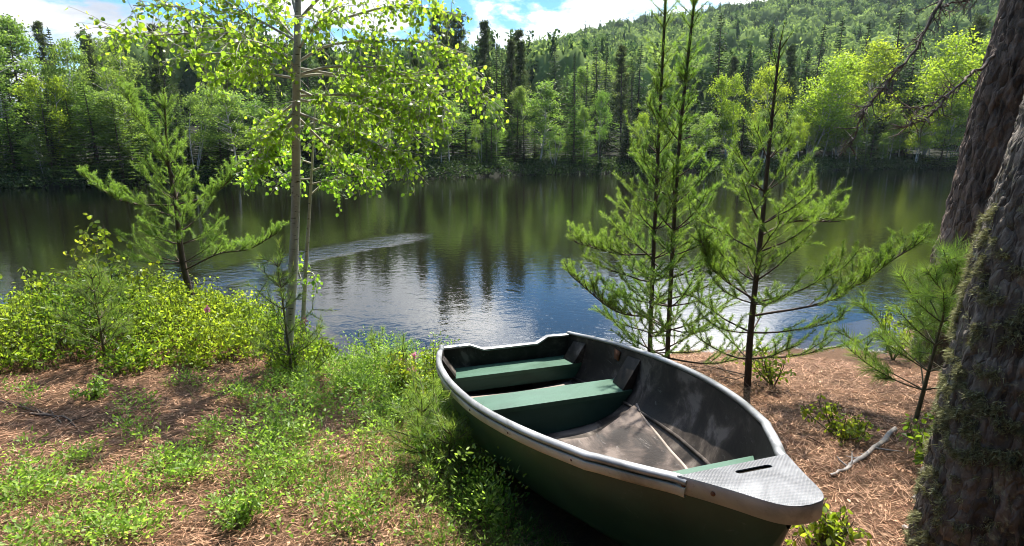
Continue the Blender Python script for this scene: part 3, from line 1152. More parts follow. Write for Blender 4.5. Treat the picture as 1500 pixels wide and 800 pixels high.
def hull_mesh(inset, s0, top, lap=False):
    ss = np.concatenate([np.linspace(s0, 2.2, 44, endpoint=False), np.linspace(2.2, 2.86 - inset * 1.5, 26)])
    aa = np.linspace(0, 1, 25)
    mb = MB()
    rows = []
    for s in ss:
        w, z = section(s, aa, inset)
        if lap:   # moulded spray strakes along the outside
            bump = .012 * np.exp(-((aa - .55) / .035) ** 2) + .010 * np.exp(-((aa - .30) / .03) ** 2)
            w = w + bump * min(1, beam(s) / .3)
        z = np.minimum(z, sheer(s) - top)
        left = np.stack([np.full(25, s), -w, z], -1)[::-1]
        right = np.stack([np.full(25, s), w, z], -1)[1:]
        rows.append(np.vstack([left, right]))
    V = np.array(rows)
    n, k = V.shape[:2]
    i = np.arange(n - 1)[:, None] * k
    j = np.arange(k - 1)[None]
    f = np.stack([i + j, i + j + 1, i + k + j + 1, i + k + j], -1).reshape(-1, 4)
    if inset > 0:
        f = f[:, ::-1]
    mb.add(V.reshape(-1, 3), f)
    return mb, V


def solid_outline(mb, pts2, place, thick_vec):
    """prism from a closed outline: place maps 2-D points to 3-D, thick_vec pushes the back face"""
    p = np.array([place(*q) for q in pts2])
    q = p + np.asarray(thick_vec)
    n = len(p)
    mb.add(np.vstack([p, q]), [list(range(n))])
    mb.add(np.vstack([p, q]), [list(range(2 * n - 1, n - 1, -1))])
    mb.add(np.vstack([p, q]), [(a, n + a, n + (a + 1) % n, (a + 1) % n) for a in range(n)])


def bevel_(o, w=.006, seg=3):
    b = o.modifiers.new('edge', 'BEVEL')
    b.width = w
    b.segments = seg
    b.limit_method = 'ANGLE'
    b.angle_limit = R(35)
    return o


def box(mb, x0, x1, y0, y1, z0, z1):
    v = [(x, y, z) for x in (x0, x1) for y in (y0, y1) for z in (z0, z1)]
    mb.add(v, [(0, 1, 3, 2), (4, 6, 7, 5), (0, 4, 5, 1), (2, 3, 7, 6), (0, 2, 6, 4), (1, 5, 7, 3)])


def build_boat():
    # materials
    M['hull_green'] = surf_mat('hull_green', [(.36, (.010, .030, .019)), (.55, (.017, .050, .032)), (.7, (.034, .072, .052))], 3.2, (.3, .5), 0, .15, .003, .45, (.06, .095, .075), (.4, 1, 1))[0]
    M['hull_inside'] = surf_mat('hull_inside', [(.40, (.012, .009, .007)), (.5, (.030, .023, .018)), (.56, (.060, .048, .039)), (.63, (.15, .125, .105))], 3.6, (.55, .8), 0, .35, .004, .25, (.10, .095, .09), (1, 1, 1))[0]
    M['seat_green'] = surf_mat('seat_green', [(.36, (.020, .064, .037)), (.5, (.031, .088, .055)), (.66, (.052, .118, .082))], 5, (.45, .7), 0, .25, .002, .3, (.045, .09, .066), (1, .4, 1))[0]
    M['seat_shade'] = surf_mat('seat_shade', [(.36, (.014, .046, .031)), (.5, (.022, .066, .046)), (.66, (.034, .082, .060))], 5, (.5, .7), 0, .25, .002, .3, (.04, .075, .06), (1, .4, 1))[0]  # seat green darkened: shade of the seat fronts put into the colour
    M['alloy'] = surf_mat('alloy', [(.38, (.14, .14, .138)), (.5, (.25, .25, .25)), (.64, (.36, .36, .36))], 7, (.36, .55), .6, .15, .002, .5, (.24, .23, .21), (.3, 1, 1))[0]
    M['cream_band'] = surf_mat('cream_band', [(.36, (.22, .185, .125)), (.5, (.40, .35, .26)), (.7, (.52, .47, .37))], 6, (.5, .7), 0, .15, .002, .4, (.14, .10, .06), (.3, 1, 1))[0]
    M['skirt_alloy'] = surf_mat('skirt_alloy', [(.38, (.22, .22, .21)), (.5, (.34, .335, .32)), (.66, (.44, .43, .41))], 7, (.45, .6), .15, .15, .002, .5, (.20, .18, .15), (.3, 1, 1))[0]
    M['rust'] = surf_mat('rust', [(.3, (.07, .025, .012)), (.7, (.20, .075, .03))], 40, (.7, .9), .2, .4, .002)[0]
    M['floor_brown'] = surf_mat('floor_brown', [(.40, (.018, .013, .010)), (.5, (.058, .043, .035)), (.6, (.14, .11, .093))], 5, (.6, .85), 0, .5, .004, .25, (.18, .16, .145), (.6, 1, 1))[0]
    M['old_wood'] = surf_mat('old_wood', [(.3, (.13, .10, .08)), (.7, (.36, .30, .25))], 6, (.7, .9), 0, .4, .003, .3, (.09, .07, .06), (.3, 1, 1))[0]
    m, ns, ls, pb, bp, v = surf_mat('tread_alloy', [(.40, (.07, .072, .077)), (.5, (.11, .113, .12)), (.6, (.17, .174, .18))], 6, (.5, .62), .3, .1, .002)
    vo = nd(ns, 'ShaderNodeTexWave', wave_type='BANDS', bands_direction='DIAGONAL')
    vo.inputs['Scale'].default_value = 40
    ls.new(v, vo.inputs['Vector'])
    mp = ns.new('ShaderNodeMapping')
    mp.inputs['Rotation'].default_value = (0, 0, R(78))
    ls.new(v, mp.inputs[0])
    vo2 = nd(ns, 'ShaderNodeTexWave', wave_type='BANDS', bands_direction='DIAGONAL')
    vo2.inputs['Scale'].default_value = 40
    ls.new(mp.outputs[0], vo2.inputs['Vector'])
    mm = nd(ns, 'ShaderNodeMath', operation='MULTIPLY')
    ls.new(vo.outputs['Fac'], mm.inputs[0])
    ls.new(vo2.outputs['Fac'], mm.inputs[1])
    b2 = nd(ns, 'ShaderNodeBump')
    b2.inputs['Strength'].default_value = .8
    b2.inputs['Distance'].default_value = .0025
    ls.new(mm.outputs[0], b2.inputs['Height'])
    ls.new(bp.outputs[0], b2.inputs['Normal'])
    ls.new(b2.outputs[0], pb.inputs['Normal'])
    base = pb.inputs['Base Color'].links[0].from_socket
    ls.new(mixc(ns, ls, mixc(ns, ls, 1.0, mm.outputs[0], (.55, .55, .55), 'MULTIPLY'), base, (.17, .17, .175)), pb.inputs['Base Color'])
    M['tread_alloy'] = m

    root = thing('rowing_boat', 'dark green rowing boat with light green seats, pulled ashore bow first', 'boat', (BS[0], BS[1], 0), BANG)
    hm, V = hull_mesh(0.0, 0.0, 0.0, True)
    hull = hm.build('hull', 'hull_green', root, (0, 0, 0), True)
    km = MB()
    ks = np.linspace(.03, 2.74, 60)
    tube(km, np.stack([ks, 0 * ks, keel(ks) - .004], -1), np.interp(ks, [0, 2.3, 2.74], [.014, .012, .004]), 8)
    km.build('keel', 'hull_green', root, (0, 0, 0), True)
    im, IV = hull_mesh(.014, .012, .012)
    im.build('hull_lining', 'hull_inside', root, (0, 0, 0), True)
    # long moulded rib along each inner wall
    for sd in (-1, 1):
        rb = MB()
        s_ = np.linspace(.05, 2.3, 50)
        pts = []
        for s in s_:
            w, z = section(s, np.array([.60]), .017)
            pts.append((s, sd * float(w[0]), float(z[0])))
        tube(rb, pts, .011, 6)
        rb.build('side_rib', 'hull_inside', root, (0, 0, 0), True)
    # transom board with motor notch
    aa = np.linspace(0, 1, 20)
    w, z = section(0.0, aa, 0.002)
    top = [(-.515, .617), (-.31, .62), (-.20, .572), (.24, .572), (.33, .62), (.515, .617)]
    low = [(float(a), float(b)) for a, b in zip(w[::-1], z[::-1])][1:] + [(-float(a), float(b)) for a, b in zip(w[1:], z[1:])][:-1]
    tm = MB()
    solid_outline(tm, top[::-1][::-1] + low, lambda y, zz: (.03 if zz < .3 else .03, y, zz), (-.034, 0, 0))
    tr = tm.build('transom', 'hull_inside', root)
    cp = MB()
    tube(cp, [(.012, y, zz + .006) for y, zz in top], .0, 4)
    cp = MB()
    cpts = np.array([(y, zz) for y, zz in top])
    prof = [(-.008, -.010), (-.008, .006), (.042, .006), (.042, -.010)]
    rows = np.array([[(px_ - .003, y, zz + pz) for px_, pz in prof] for y, zz in cpts])
    k = 4
    i = np.arange(len(rows) - 1)[:, None] * k
    j = np.arange(k)[None]
    f = np.stack([i + j, i + (j + 1) % k, i + k + (j + 1) % k, i + k + j], -1).reshape(-1, 4)
    cp.add(rows.reshape(-1, 3), f)
    bevel_(cp.build('transom_cap', 'alloy', root), .004)
    # gunwale rails
    gs = np.concatenate([np.linspace(-.01, 2.3, 60, endpoint=False), np.linspace(2.3, 2.63, 18)])
    dB = np.gradient(beam(gs), gs)
    kern = np.ones(7) / 7
    bb = np.convolve(np.pad(beam(np.maximum(gs, 0)), 3, mode='edge'), kern, 'valid')
    dB = np.gradient(bb, gs)
    for sd in (-1, 1):
        nx, ny = -dB, np.ones_like(dB)
        ln = np.hypot(nx, ny)
        nx, ny = nx / ln, ny / ln
        prof = [(.0175 * math.cos(a) * 1.15, .0145 * math.sin(a)) for a in np.linspace(0, 2 * math.pi, 14, endpoint=False)]
        rows = np.array([[(s + nxx * o, sd * (b + nyy * o), sheer(s) + h + .004) for o, h in prof] for s, b, nxx, nyy in zip(gs, bb, nx, ny)])
        k = len(prof)
        i = np.arange(len(rows) - 1)[:, None] * k
        j = np.arange(k)[None]
        f = np.stack([i + j, i + (j + 1) % k, i + k + (j + 1) % k, i + k + j], -1).reshape(-1, 4)
        gm = MB()
        gm.add(rows.reshape(-1, 3), f if sd < 0 else f[:, ::-1])
        gm.add(rows[0], [list(range(k))])
        gm.add(rows[-1], [list(range(k))])
        gm.build('gunwale', 'alloy', root, (0, 0, 0), True)
        prof = [(.002, -.012), (.019, -.012), (.021, -.016), (.021, -.042), (.017, -.048), (.002, -.048)]
        rows = np.array([[(s + nxx * o, sd * (b + nyy * o), sheer(s) + h) for o, h in prof] for s, b, nxx, nyy in zip(gs, bb, nx, ny)])
        k = len(prof)
        i = np.arange(len(rows) - 1)[:, None] * k
        j = np.arange(k)[None]
        f = np.stack([i + j, i + (j + 1) % k, i + k + (j + 1) % k, i + k + j], -1).reshape(-1, 4)
        rm = MB()
        rm.add(rows.reshape(-1, 3), f if sd < 0 else f[:, ::-1])
        rm.add(rows[0], [list(range(k))])
        rm.build('rub_rail', 'cream_band', root)
        # rail screws
        for s in np.arange(.35, 2.6, .38):
            b_ = float(np.interp(s, gs, bb))
            sc_ = MB()
            tube(sc_, [(s, sd * (b_ + .0205), sheer(s) - .028), (s, sd * (b_ + .0245), sheer(s) - .028)], [.005, .004], 8)
            sc_.build('screw', 'rust', root)
    # thwarts: boxes whose ends follow the hull side
    def thwart(name, s0, s1, zt, zb, mat='seat_green', zb_follow=False):
        mb = MB()
        V_ = []
        for s in (s0, s1):
            def half(z):
                a_ = np.linspace(0, 1, 80)
                w_, z_ = section(s, a_, .016)
                return float(np.interp(z, z_, w_))
            zs = np.linspace(zt, zb, 8)
            ring = [(s, half(q), q) for q in zs] + [(s, -half(q), q) for q in zs[::-1]]
            V_.append(ring)
        V_ = np.array(V_)
        n = V_.shape[1]
        mb.add(V_.reshape(-1, 3), [list(range(n))])
        mb.add(V_.reshape(-1, 3), [list(range(2 * n - 1, n - 1, -1))])
        mb.add(V_.reshape(-1, 3), [(a, n + a, n + (a + 1) % n, (a + 1) % n) for a in range(n)])
        return bevel_(mb.build(name, mat, root), .007, 3)
    thwart('stern_seat', .04, .235, .452, .425)
    thwart('seat_box', .05, .232, .4235, .335, 'seat_shade')
    ms = thwart('middle_seat', .70, .915, .505, .475)
    # boxed front panel below the middle seat, its shade painted into the green
    thwart('seat_box', .725, .912, .4735, .245, 'seat_shade')
    thwart('bow_seat', 2.29, 2.52, .825, .80)
    # corner knees: dark pads from seat top up to the rail
    for s0, s1, zt in ((.10, .235, .455), (.755, .905, .508)):
        for sd in (-1, 1):
            mb = MB()
            q = []
            for s in (s0, s1):
                a_ = np.linspace(0, 1, 80)
                w_, z_ = section(s, a_, .016)
                wt = float(np.interp(sheer(s) - .045, z_, w_))
                wb = float(np.interp(zt, z_, w_))
                q.append([(s, sd * (wt - .002), sheer(s) - .045), (s, sd * (wb - .075), zt + .001), (s, sd * (wb - .002), zt + .001), (s, sd * (wt + .0), sheer(s) - .06)])
            Q = np.array(q).reshape(-1, 3)
            fs = [(0, 1, 5, 4), (1, 2, 6, 5), (2, 3, 7, 6), (3, 0, 4, 7)]
            mb.add(Q, fs)
            mb.add(Q, [(3, 2, 1, 0), (4, 5, 6, 7)])
            bevel_(mb.build('seat_knee', 'hull_inside', root), .005)
    # loose floor panels
    def sheet(name, edge_r, edge_l, nv, sag, rear, mat, lift=0.0, wave=.0, thick=.008):
        er, el = curve(edge_r, 30), curve(edge_l, 30)
        v_ = np.linspace(0, 1, nv)
        P = er[:, None] * (1 - v_)[None, :, None] + el[:, None] * v_[None, :, None]
        bow_ = np.sin(v_ * math.pi)
        P[:, :, 2] -= sag * bow_[None] * np.linspace(1, .7, 30)[:, None]
        P[:, :, 0] += rear * bow_[None] ** 1.3 * np.linspace(1, 0, 30)[:, None] ** 1.5
        P[:, :, 2] += wave * (np.sin(P[:, :, 0] * 17 + P[:, :, 1] * 9) * np.sin(v_ * math.pi)[None] + .6 * np.sin(P[:, :, 1] * 23 + 1) * np.sin(v_ * math.pi)[None])
        n, k = P.shape[:2]
        i = np.arange(n - 1)[:, None] * k
        j = np.arange(k - 1)[None]
        f = np.stack([i + j, i + k + j, i + k + j + 1, i + j + 1], -1).reshape(-1, 4)
        mb = MB()
        mb.add(P.reshape(-1, 3), f)
        o = mb.build(name, mat, root, (0, 0, 0), True)
        so = o.modifiers.new('thickness', 'SOLIDIFY')
        so.thickness = thick
        so.offset = -1
        return o
    def rim(s, a, ins=.02):
        w_, z_ = section(s, np.array([a]), ins)
        return float(w_[0]), float(z_[0])
    er, el = [], []
    for s, w_, zz in ((1.03, .560, .455), (1.2, .510, .450), (1.45, .450, .475), (1.7, .372, .520), (1.95, .288, .582), (2.10, .2, .640)):
        er.append((s, w_, zz))
        el.append((s, -w_ * .93, zz - .01))
    sheet('floor_panel', er, el, 26, .062, .20, 'floor_brown', 0, .010)
    eb = MB()
    tube(eb, curve(er, 30) + np.array([0, 0, .004]), .009, 6)
    eb.build('panel_edge', 'old_wood', root, (0, 0, 0), True)
    er2 = [(.20, .46, .30), (.40, .50, .305), (.60, .52, .315), (.78, .53, .33)]
    el2 = [(a, -b, c) for a, b, c in er2]
    sheet('stern_floor', er2, el2, 18, .03, .0, 'floor_brown', 0, .006)
    # broken plank edge lying on the stern floor
    pk = MB()
    ys = np.linspace(-.5, .36, 40)
    top_ = .49 + .012 * np.sin(ys * 9) - .05 * np.exp(-((ys + .16) / .03) ** 2) - .03 * np.exp(-((ys + .33) / .025) ** 2)
    out_ = [(x, y) for x, y in zip(np.full(40, .30), ys)] + [(x, y) for x, y in zip(top_[::-1], ys[::-1])]
    solid_outline(pk, out_, lambda x, y: (x, y, .335 - .02 * (1 - (y / .5) ** 2)), (0, 0, -.012))
    pk.build('floor_plank', 'old_wood', root)
    # bow plate with skirt, hand slot and rivets
    half = [(2.60, .222), (2.61, .220), (2.70, .174), (2.79, .132), (2.85, .106), (2.895, .080), (2.922, .046), (2.93, 0)]
    hp = curve([(a, b, 0) for a, b in half], 26)[:, :2]
    hp[0] = (2.605, .222)
    back = [(2.455, y) for y in np.linspace(-.2, .2, 5)]
    outl = [(float(a), -float(b)) for a, b in hp] + [(float(a), float(b)) for a, b in hp[::-1][1:]]
    # slot outline (a long rounded hole)
    cxs, hw, hr = 2.675, .060, .0115
    slot = []
    for a in np.linspace(-math.pi / 2, math.pi / 2, 7):
        slot.append((cxs + hr * math.sin(a) * 1.0, .02 + hw + hr * math.cos(a)))
    for a in np.linspace(math.pi / 2, 3 * math.pi / 2, 7):
        slot.append((cxs + hr * math.sin(a), .02 - hw + hr * math.cos(a)))
    import bmesh
    bm = bmesh.new()
    def zt(x, y):
        return sheer(x) + .018 + .012 * (1 - (y / .25) ** 2)
    def loop(pts):
        vs = [bm.verts.new((x, y, zt(x, y))) for x, y in pts]
        return vs, [bm.edges.new((vs[i], vs[(i + 1) % len(vs)])) for i in range(len(vs))]
    ov, oe = loop(outl)
    sv, se = loop(slot)
    bmesh.ops.triangle_fill(bm, use_beauty=True, use_dissolve=False, edges=oe + se)
    bmesh.ops.recalc_face_normals(bm, faces=bm.faces)
    if sum(f.normal.z for f in bm.faces) < 0:
        bmesh.ops.reverse_faces(bm, faces=bm.faces)
    me = bpy.data.meshes.new('bow_plate')
    bm.to_mesh(me)
    bm.free()
    me.materials.append(M['tread_alloy'])
    bpl = bpy.data.objects.new('bow_plate', me)
    scene.collection.objects.link(bpl)
    bpl.parent = root
    so = bpl.modifiers.new('thickness', 'SOLIDIFY')
    so.thickness = .004
    so.offset = -1
    sk = MB()
    rows = []
    for x, y in outl:
        z0 = zt(x, y)
        rows.append([(x, y, z0 - .001), (x + .001, y * 1.012, z0 - .006), (x + .001, y * 1.012, z0 - .062), (x - .004, y * .98, z0 - .062)])
    rows = np.array(rows)
    k = 4
    i = np.arange(len(rows) - 1)[:, None] * k
    j = np.arange(k - 1)[None]
    f = np.stack([i + j, i + j + 1, i + k + j + 1, i + k + j], -1).reshape(-1, 4)
    sk.add(rows.reshape(-1, 3), f)
    skirt = sk.build('plate_skirt', 'skirt_alloy', bpl, (0, 0, 0), True)
    for sd in (-1, 1):
        for s in (2.625, 2.715):
            b_ = float(np.interp(s, hp[:, 0], hp[:, 1])) * 1.012
            rv = MB()
            z0 = zt(s, b_) - .03
            nrm = np.array([.42, sd * .9, 0])
            p0 = np.array([s, sd * b_, z0])
            tube(rv, [p0, p0 + nrm * .004, p0 + nrm * .006], [.0085, .0075, .003], 10)
            rv.build('rivet', 'rust', bpl)
    bk = MB()
    hb = float(beam(2.66)) - .03
    box(bk, 2.635, 2.65, -hb, hb, .84, sheer(2.64) + .012)
    bk.build('slot_dark_backing', 'hull_inside', root)  # added dark backing under the plate, so the hand slot reads dark
    # rust mark: a flat rowlock socket on each side
    for sd in (-1, 1):
        w_, z_ = section(.62, np.linspace(0, 1, 60), .012)
        mb = MB()
        y1 = float(np.interp(sheer(.62) - .03, z_, w_))
        y2 = float(np.interp(sheer(.62) - .10, z_, w_))
        Q = np.array([(.58, sd * (y1 - .004), sheer(.6) - .03), (.66, sd * (y1 - .004), sheer(.6) - .03), (.65, sd * (y2 - .004), sheer(.6) - .10), (.59, sd * (y2 - .004), sheer(.6) - .10)])
        Q2 = Q - np.array([0, sd * .008, 0])
        mb.add(np.vstack([Q, Q2]), [(0, 1, 2, 3), (7, 6, 5, 4), (0, 4, 5, 1), (1, 5, 6, 2), (2, 6, 7, 3), (3, 7, 4, 0)])
        mb.build('rowlock_plate', 'rust', root)


build_boat()
ca, sa = math.cos(BANG), math.sin(BANG)


def boat_local(x, y):
    dx, dy = x - BS[0], y - BS[1]
    return dx * ca + dy * sa, -dx * sa + dy * ca


def inside_boat(x, y, grow=0.0):
    s, w = boat_local(np.asarray(x), np.asarray(y))
    return (s > -.06 - grow) & (s < 2.9 + grow) & (np.abs(w) < np.interp(np.clip(s, 0, 2.86), [0, .6, 1.35, 2.15, 2.86], [.50, .6, .58, .40, .05]) * .9 + grow)


# ------------------------------------------------------------------ near trees
def branchlet(wood, leaf, p0, d, length, nl, nw, dens, tint, tip, r0, sub=True, up=.25, g=rng):
    """one conifer bough with side twigs, needles on all the young wood"""
    n = 7
    pts = [np.array(p0, float)]
    dd = unit(np.array(d, float))
    for i in range(n - 1):
        dd = unit(dd + np.array([0, 0, up * .22]) + g.normal(0, .07, 3))
        pts.append(pts[-1] + dd * length / (n - 1))
    pts = np.array(pts)
    tube(wood, pts, np.linspace(r0, .0022, n), 5, cap=False)
    needles_on(leaf, pts, dens, nl, nw, .8, tint, tip, .35)
    if not sub:
        return
    m = max(3, int(length / .10))
    for q in range(m):
        u = .30 + .68 * (q + g.random()) / m
        i = min(int(u * (n - 1)), n - 2)
        base = pts[i] + (pts[i + 1] - pts[i]) * (u * (n - 1) - i)
        t = unit(pts[i + 1] - pts[i])
        sd = 1 if q % 2 else -1
        hor = unit(np.cross(t, np.array([0, 0, 1.0])) + 1e-6)
        dv = unit(t * g.uniform(.5, .9) + hor * sd * g.uniform(.5, 1.0) + np.array([0, 0, g.uniform(-.1, .5)]))
        ll = length * g.uniform(.22, .5) * (1.15 - u * .75) + .05
        k = 4
        pp = [base]
        for _ in range(k - 1):
            dv = unit(dv + np.array([0, 0, up * .3]) + g.normal(0, .1, 3))
            pp.append(pp[-1] + dv * ll / (k - 1))
        tube(wood, pp, np.linspace(.0035, .0018, k), 4, cap=False)
        needles_on(leaf, pp, dens, nl, nw, .8, tint + g.uniform(-.1, .1), tip, .1)
        for w_ in range(int(g.integers(0, 3))):
            b2 = pp[int(g.integers(1, k))]
            d2 = unit(dv + g.normal(0, .45, 3) + np.array([0, 0, .25]))
            needles_on(leaf, [b2, b2 + d2 * g.uniform(.06, .14)], dens * 1.1, nl, nw, .75, tint, tip)


def near_pine(name, label, trunk, r0, z0, z1, lenf, per=5, gap=.2, nl=.033, nw=.0029, dens=900, tint=.3, tip=.95, explicit=(), up=.45, seed=1, cat='pine', elev=.25, bare_top=0, group=None, bare_low=True):
    g = np.random.default_rng(seed)
    tp = curve(trunk, 26)
    base = tp[0].copy()
    wood, leaf = MB(), MB()
    tube(wood, tp, np.linspace(r0, .006, 26), 9)
    top = tp[-1, 2]
    z = z0
    while z < z1:
        f = (z - z0) / max(z1 - z0, 1e-6)
        c = np.array([np.interp(z, tp[:, 2], tp[:, 0]), np.interp(z, tp[:, 2], tp[:, 1]), z])
        a0 = g.uniform(0, 6.28)
        for b in range(per):
            a = a0 + b * 6.283 / per + g.uniform(-.35, .35)
            L = lenf(f) * g.uniform(.6, 1.15)
            e = elev - .25 * (1 - f) ** 2 + .35 * f + g.uniform(-.15, .2)
            d = np.array([math.cos(a) * math.cos(e), math.sin(a) * math.cos(e), math.sin(e)])
            branchlet(wood, leaf, c, d, L, nl, nw, dens, tint, tip, .003 + .008 * L, True, up, g)
        z += gap * g.uniform(.75, 1.25)
    for pl, L0 in explicit:
        pl = curve(pl, 12)
        tube(wood, pl, np.linspace(.0095, .004, 12), 6, cap=False)
        for q in range(3, 12):
            t = unit(pl[min(q, 11)] - pl[q - 1])
            for sd in (-1, 1, 0):
                hor = unit(np.cross(t, np.array([0, 0, 1.0])))
                d = t * .8 + hor * sd * .8 + np.array([0, 0, g.uniform(0, .4)])
                branchlet(wood, leaf, pl[q], d, L0 * g.uniform(.5, 1.1) * (1.1 - .04 * q), nl, nw, dens, tint, tip, .005, q % 2 == 0, up, g)
    if not bare_top:
        d = unit(tp[-1] - tp[-3])
        zt = np.linspace(z1 - .1, top, 10)
        lead = np.stack([np.interp(zt, tp[:, 2], tp[:, 0]), np.interp(zt, tp[:, 2], tp[:, 1]), zt], -1)
        needles_on(leaf, lead, dens * 1.5, nl * 1.25, nw, .75, .4, tip)
        for q in (1, 2, 3, 5, 6, 7):
            for b in range(4):
                a = b * 1.57 + q
                dd = unit(np.array([math.cos(a), math.sin(a), 1.0]))
                tube(wood, [lead[q], lead[q] + dd * .14], [.004, .002], 4, cap=False)
                needles_on(leaf, [lead[q], lead[q] + dd * g.uniform(.12, .26)], dens, nl, nw, .7, .4, tip)
        for b in range(4):
            a = b * 1.57 + .4
            dd = unit(d + .55 * np.array([math.cos(a), math.sin(a), 0]))
            needles_on(leaf, [tp[-1] - d * .2, tp[-1] - d * .2 + dd * .16], dens, nl, nw, .7, .4, tip)
    else:
        # bare leader: short dry stubs and a few sparse needles
        zz = np.linspace(z1, top, 14)
        for q in zz:
            c = np.array([np.interp(q, tp[:, 2], tp[:, 0]), np.interp(q, tp[:, 2], tp[:, 1]), q])
            for b in range(3):
                a = g.uniform(0, 6.28)
                d = np.array([math.cos(a) * .5, math.sin(a) * .5, .8])
                e = c + d * g.uniform(.05, .16)
                tube(wood, [c, e], [.004, .002], 4, cap=False)
                needles_on(leaf, [c, e], dens * .6, nl * .7, nw, .45, .05, .35)
    if bare_low:
        for q in np.arange(base[2] + .12, z0, .11):
            c = np.array([np.interp(q, tp[:, 2], tp[:, 0]), np.interp(q, tp[:, 2], tp[:, 1]), q])
            for b in range(2):
                a = g.uniform(0, 6.28)
                L = g.uniform(.12, .4)
                d = np.array([math.cos(a), math.sin(a), g.uniform(-.3, .3)])
                mid = c + d * L * .5 + g.normal(0, .02, 3)
                tube(wood, [c, mid, c + d * L + g.normal(0, .05, 3)], [.005, .0035, .0015], 4, cap=False)
    root = thing(name, label, cat, base, 0, group)
    wood.build('trunk', 'pine_bark', root, base, True)
    leaf.build('crown', 'pine_needle', root, base)
    return root


def P(px, py, Y):
    return onY(px, py, Y)


def G(px, py, Y, sink=.03):
    p = onY(px, py, Y)
    p[2] = float(terrain(p[0], p[1])) - sink
    return p


def gy(px, py):
    """point where the line of sight through a photo pixel meets the ground"""
    r = ray(px, py)
    lo = .4
    for t in np.arange(.5, 14, .02):
        p = np.array([0, 0, EYE]) + r * t
        if p[2] < terrain(p[0], p[1]):
            return p
    return p


Yt = 4.95
near_pine('pine_sapling', 'left and thinner stem of the twin young pines behind the boat', [G(952, 520, Yt), P(957, 380, Yt), P(965, 200, Yt), P(974, 20, Yt + .05), P(976, -40, Yt + .05)], .022, .26, 2.62,
          lambda f: .72 * (1 - f ** 1.5) + .07, 4, .24, seed=3, tint=.3, explicit=[([P(957, 465, Yt), P(900, 455, Yt - .1), P(838, 405, Yt - .2)], .26), ([P(960, 372, Yt), P(905, 372, Yt + .1), P(846, 356, Yt + .2)], .24)], group='young pines on the bank behind the boat')
Yt = 4.75
near_pine('pine_sapling', 'right stem of the twin young pines behind the boat, tip leaning right', [G(978, 522, Yt), P(984, 390, Yt), P(996, 200, Yt), P(1014, 30, Yt), P(1022, -30, Yt)], .022, .28, 2.66,
          lambda f: .68 * (1 - f ** 1.5) + .07, 4, .25, seed=4, tint=.3, group='young pines on the bank behind the boat')
Yt = 4.15
near_pine('pine_sapling', 'young pine with bare dry leader, right of the twin pines', [G(1094, 575, Yt), P(1100, 480, Yt), P(1116, 330, Yt), P(1130, 180, Yt), P(1143, 62, Yt)], .028, .5, 2.05,
          lambda f: .74 - .42 * f, 4, .21, seed=6, tint=.28, bare_top=1, explicit=[([P(1105, 462, Yt), P(1200, 445, Yt - .05), P(1262, 412, Yt - .1), P(1335, 362, Yt - .15)], .30), ([P(1114, 345, Yt), P(1160, 325, Yt + .2), P(1215, 325, Yt + .3)], .24),
                                                                                               ([P(1106, 440, Yt), P(1050, 400, Yt + .1), P(1030, 360, Yt + .1)], .24)], group='young pines on the bank behind the boat')
Yt = 5.9
near_pine('pine_sapling', 'ragged small pine with leaning stem rising behind the left bush', [G(288, 450, Yt), P(268, 385, Yt), P(258, 300, Yt), P(246, 230, Yt), P(240, 130, Yt)], .04, .9, 1.95,
          lambda f: .58 - .3 * f, 5, .17, seed=8, tint=.4, explicit=[([P(262, 300, Yt), P(205, 300, Yt), P(165, 288, Yt - .1), P(125, 258, Yt - .1)], .17), ([P(272, 395, Yt), P(320, 372, Yt - .2), P(365, 365, Yt - .2), P(405, 342, Yt - .2)], .19),
                                                                    ([P(255, 260, Yt), P(230, 215, Yt), P(200, 165, Yt), P(190, 140, Yt)], .2), ([P(258, 300, Yt), P(310, 285, Yt + .2), P(352, 250, Yt + .2)], .17)], group='young pines on the bank behind the boat')


def leafy_twig(wood, leaf, p0, d, L, size, n, T=ROUND_T, F=ROUND_F, droop=-.12, pet=.035, tint=(.1, .9), g=rng, wr=.65, stem=.003):
    k = 5
    pts = [np.array(p0, float)]
    dd = unit(np.array(d, float))
    for _ in range(k - 1):
        dd = unit(dd + np.array([0, 0, droop]) + g.normal(0, .12, 3))
        pts.append(pts[-1] + dd * L / (k - 1))
    pts = np.array(pts)
    tube(wood, pts, np.linspace(stem, .0013, k), 4, cap=False)
    u = (np.arange(n) + g.random(n)) / n * (k - 1) * .999
    i = u.astype(int)
    base = pts[i] + (pts[i + 1] - pts[i]) * (u - i)[:, None]
    out = g.standard_normal((n, 3))
    out[:, 2] = out[:, 2] * .6 - .25
    out = unit(out)
    lb = base + out * pet * g.uniform(.5, 1.2, (n, 1))
    for a, b in zip(base[::2], lb[::2]):
        tube(wood, [a, b], .0008, 3, cap=False)
    Y = unit(out + np.array([0, 0, -.7]) + g.normal(0, .45, (n, 3)))
    s = size * g.uniform(.65, 1.15, n)
    cards(leaf, T, F, lb, Y, s, s * wr / .65 * .62 * 1.45, g.uniform(*tint, n))


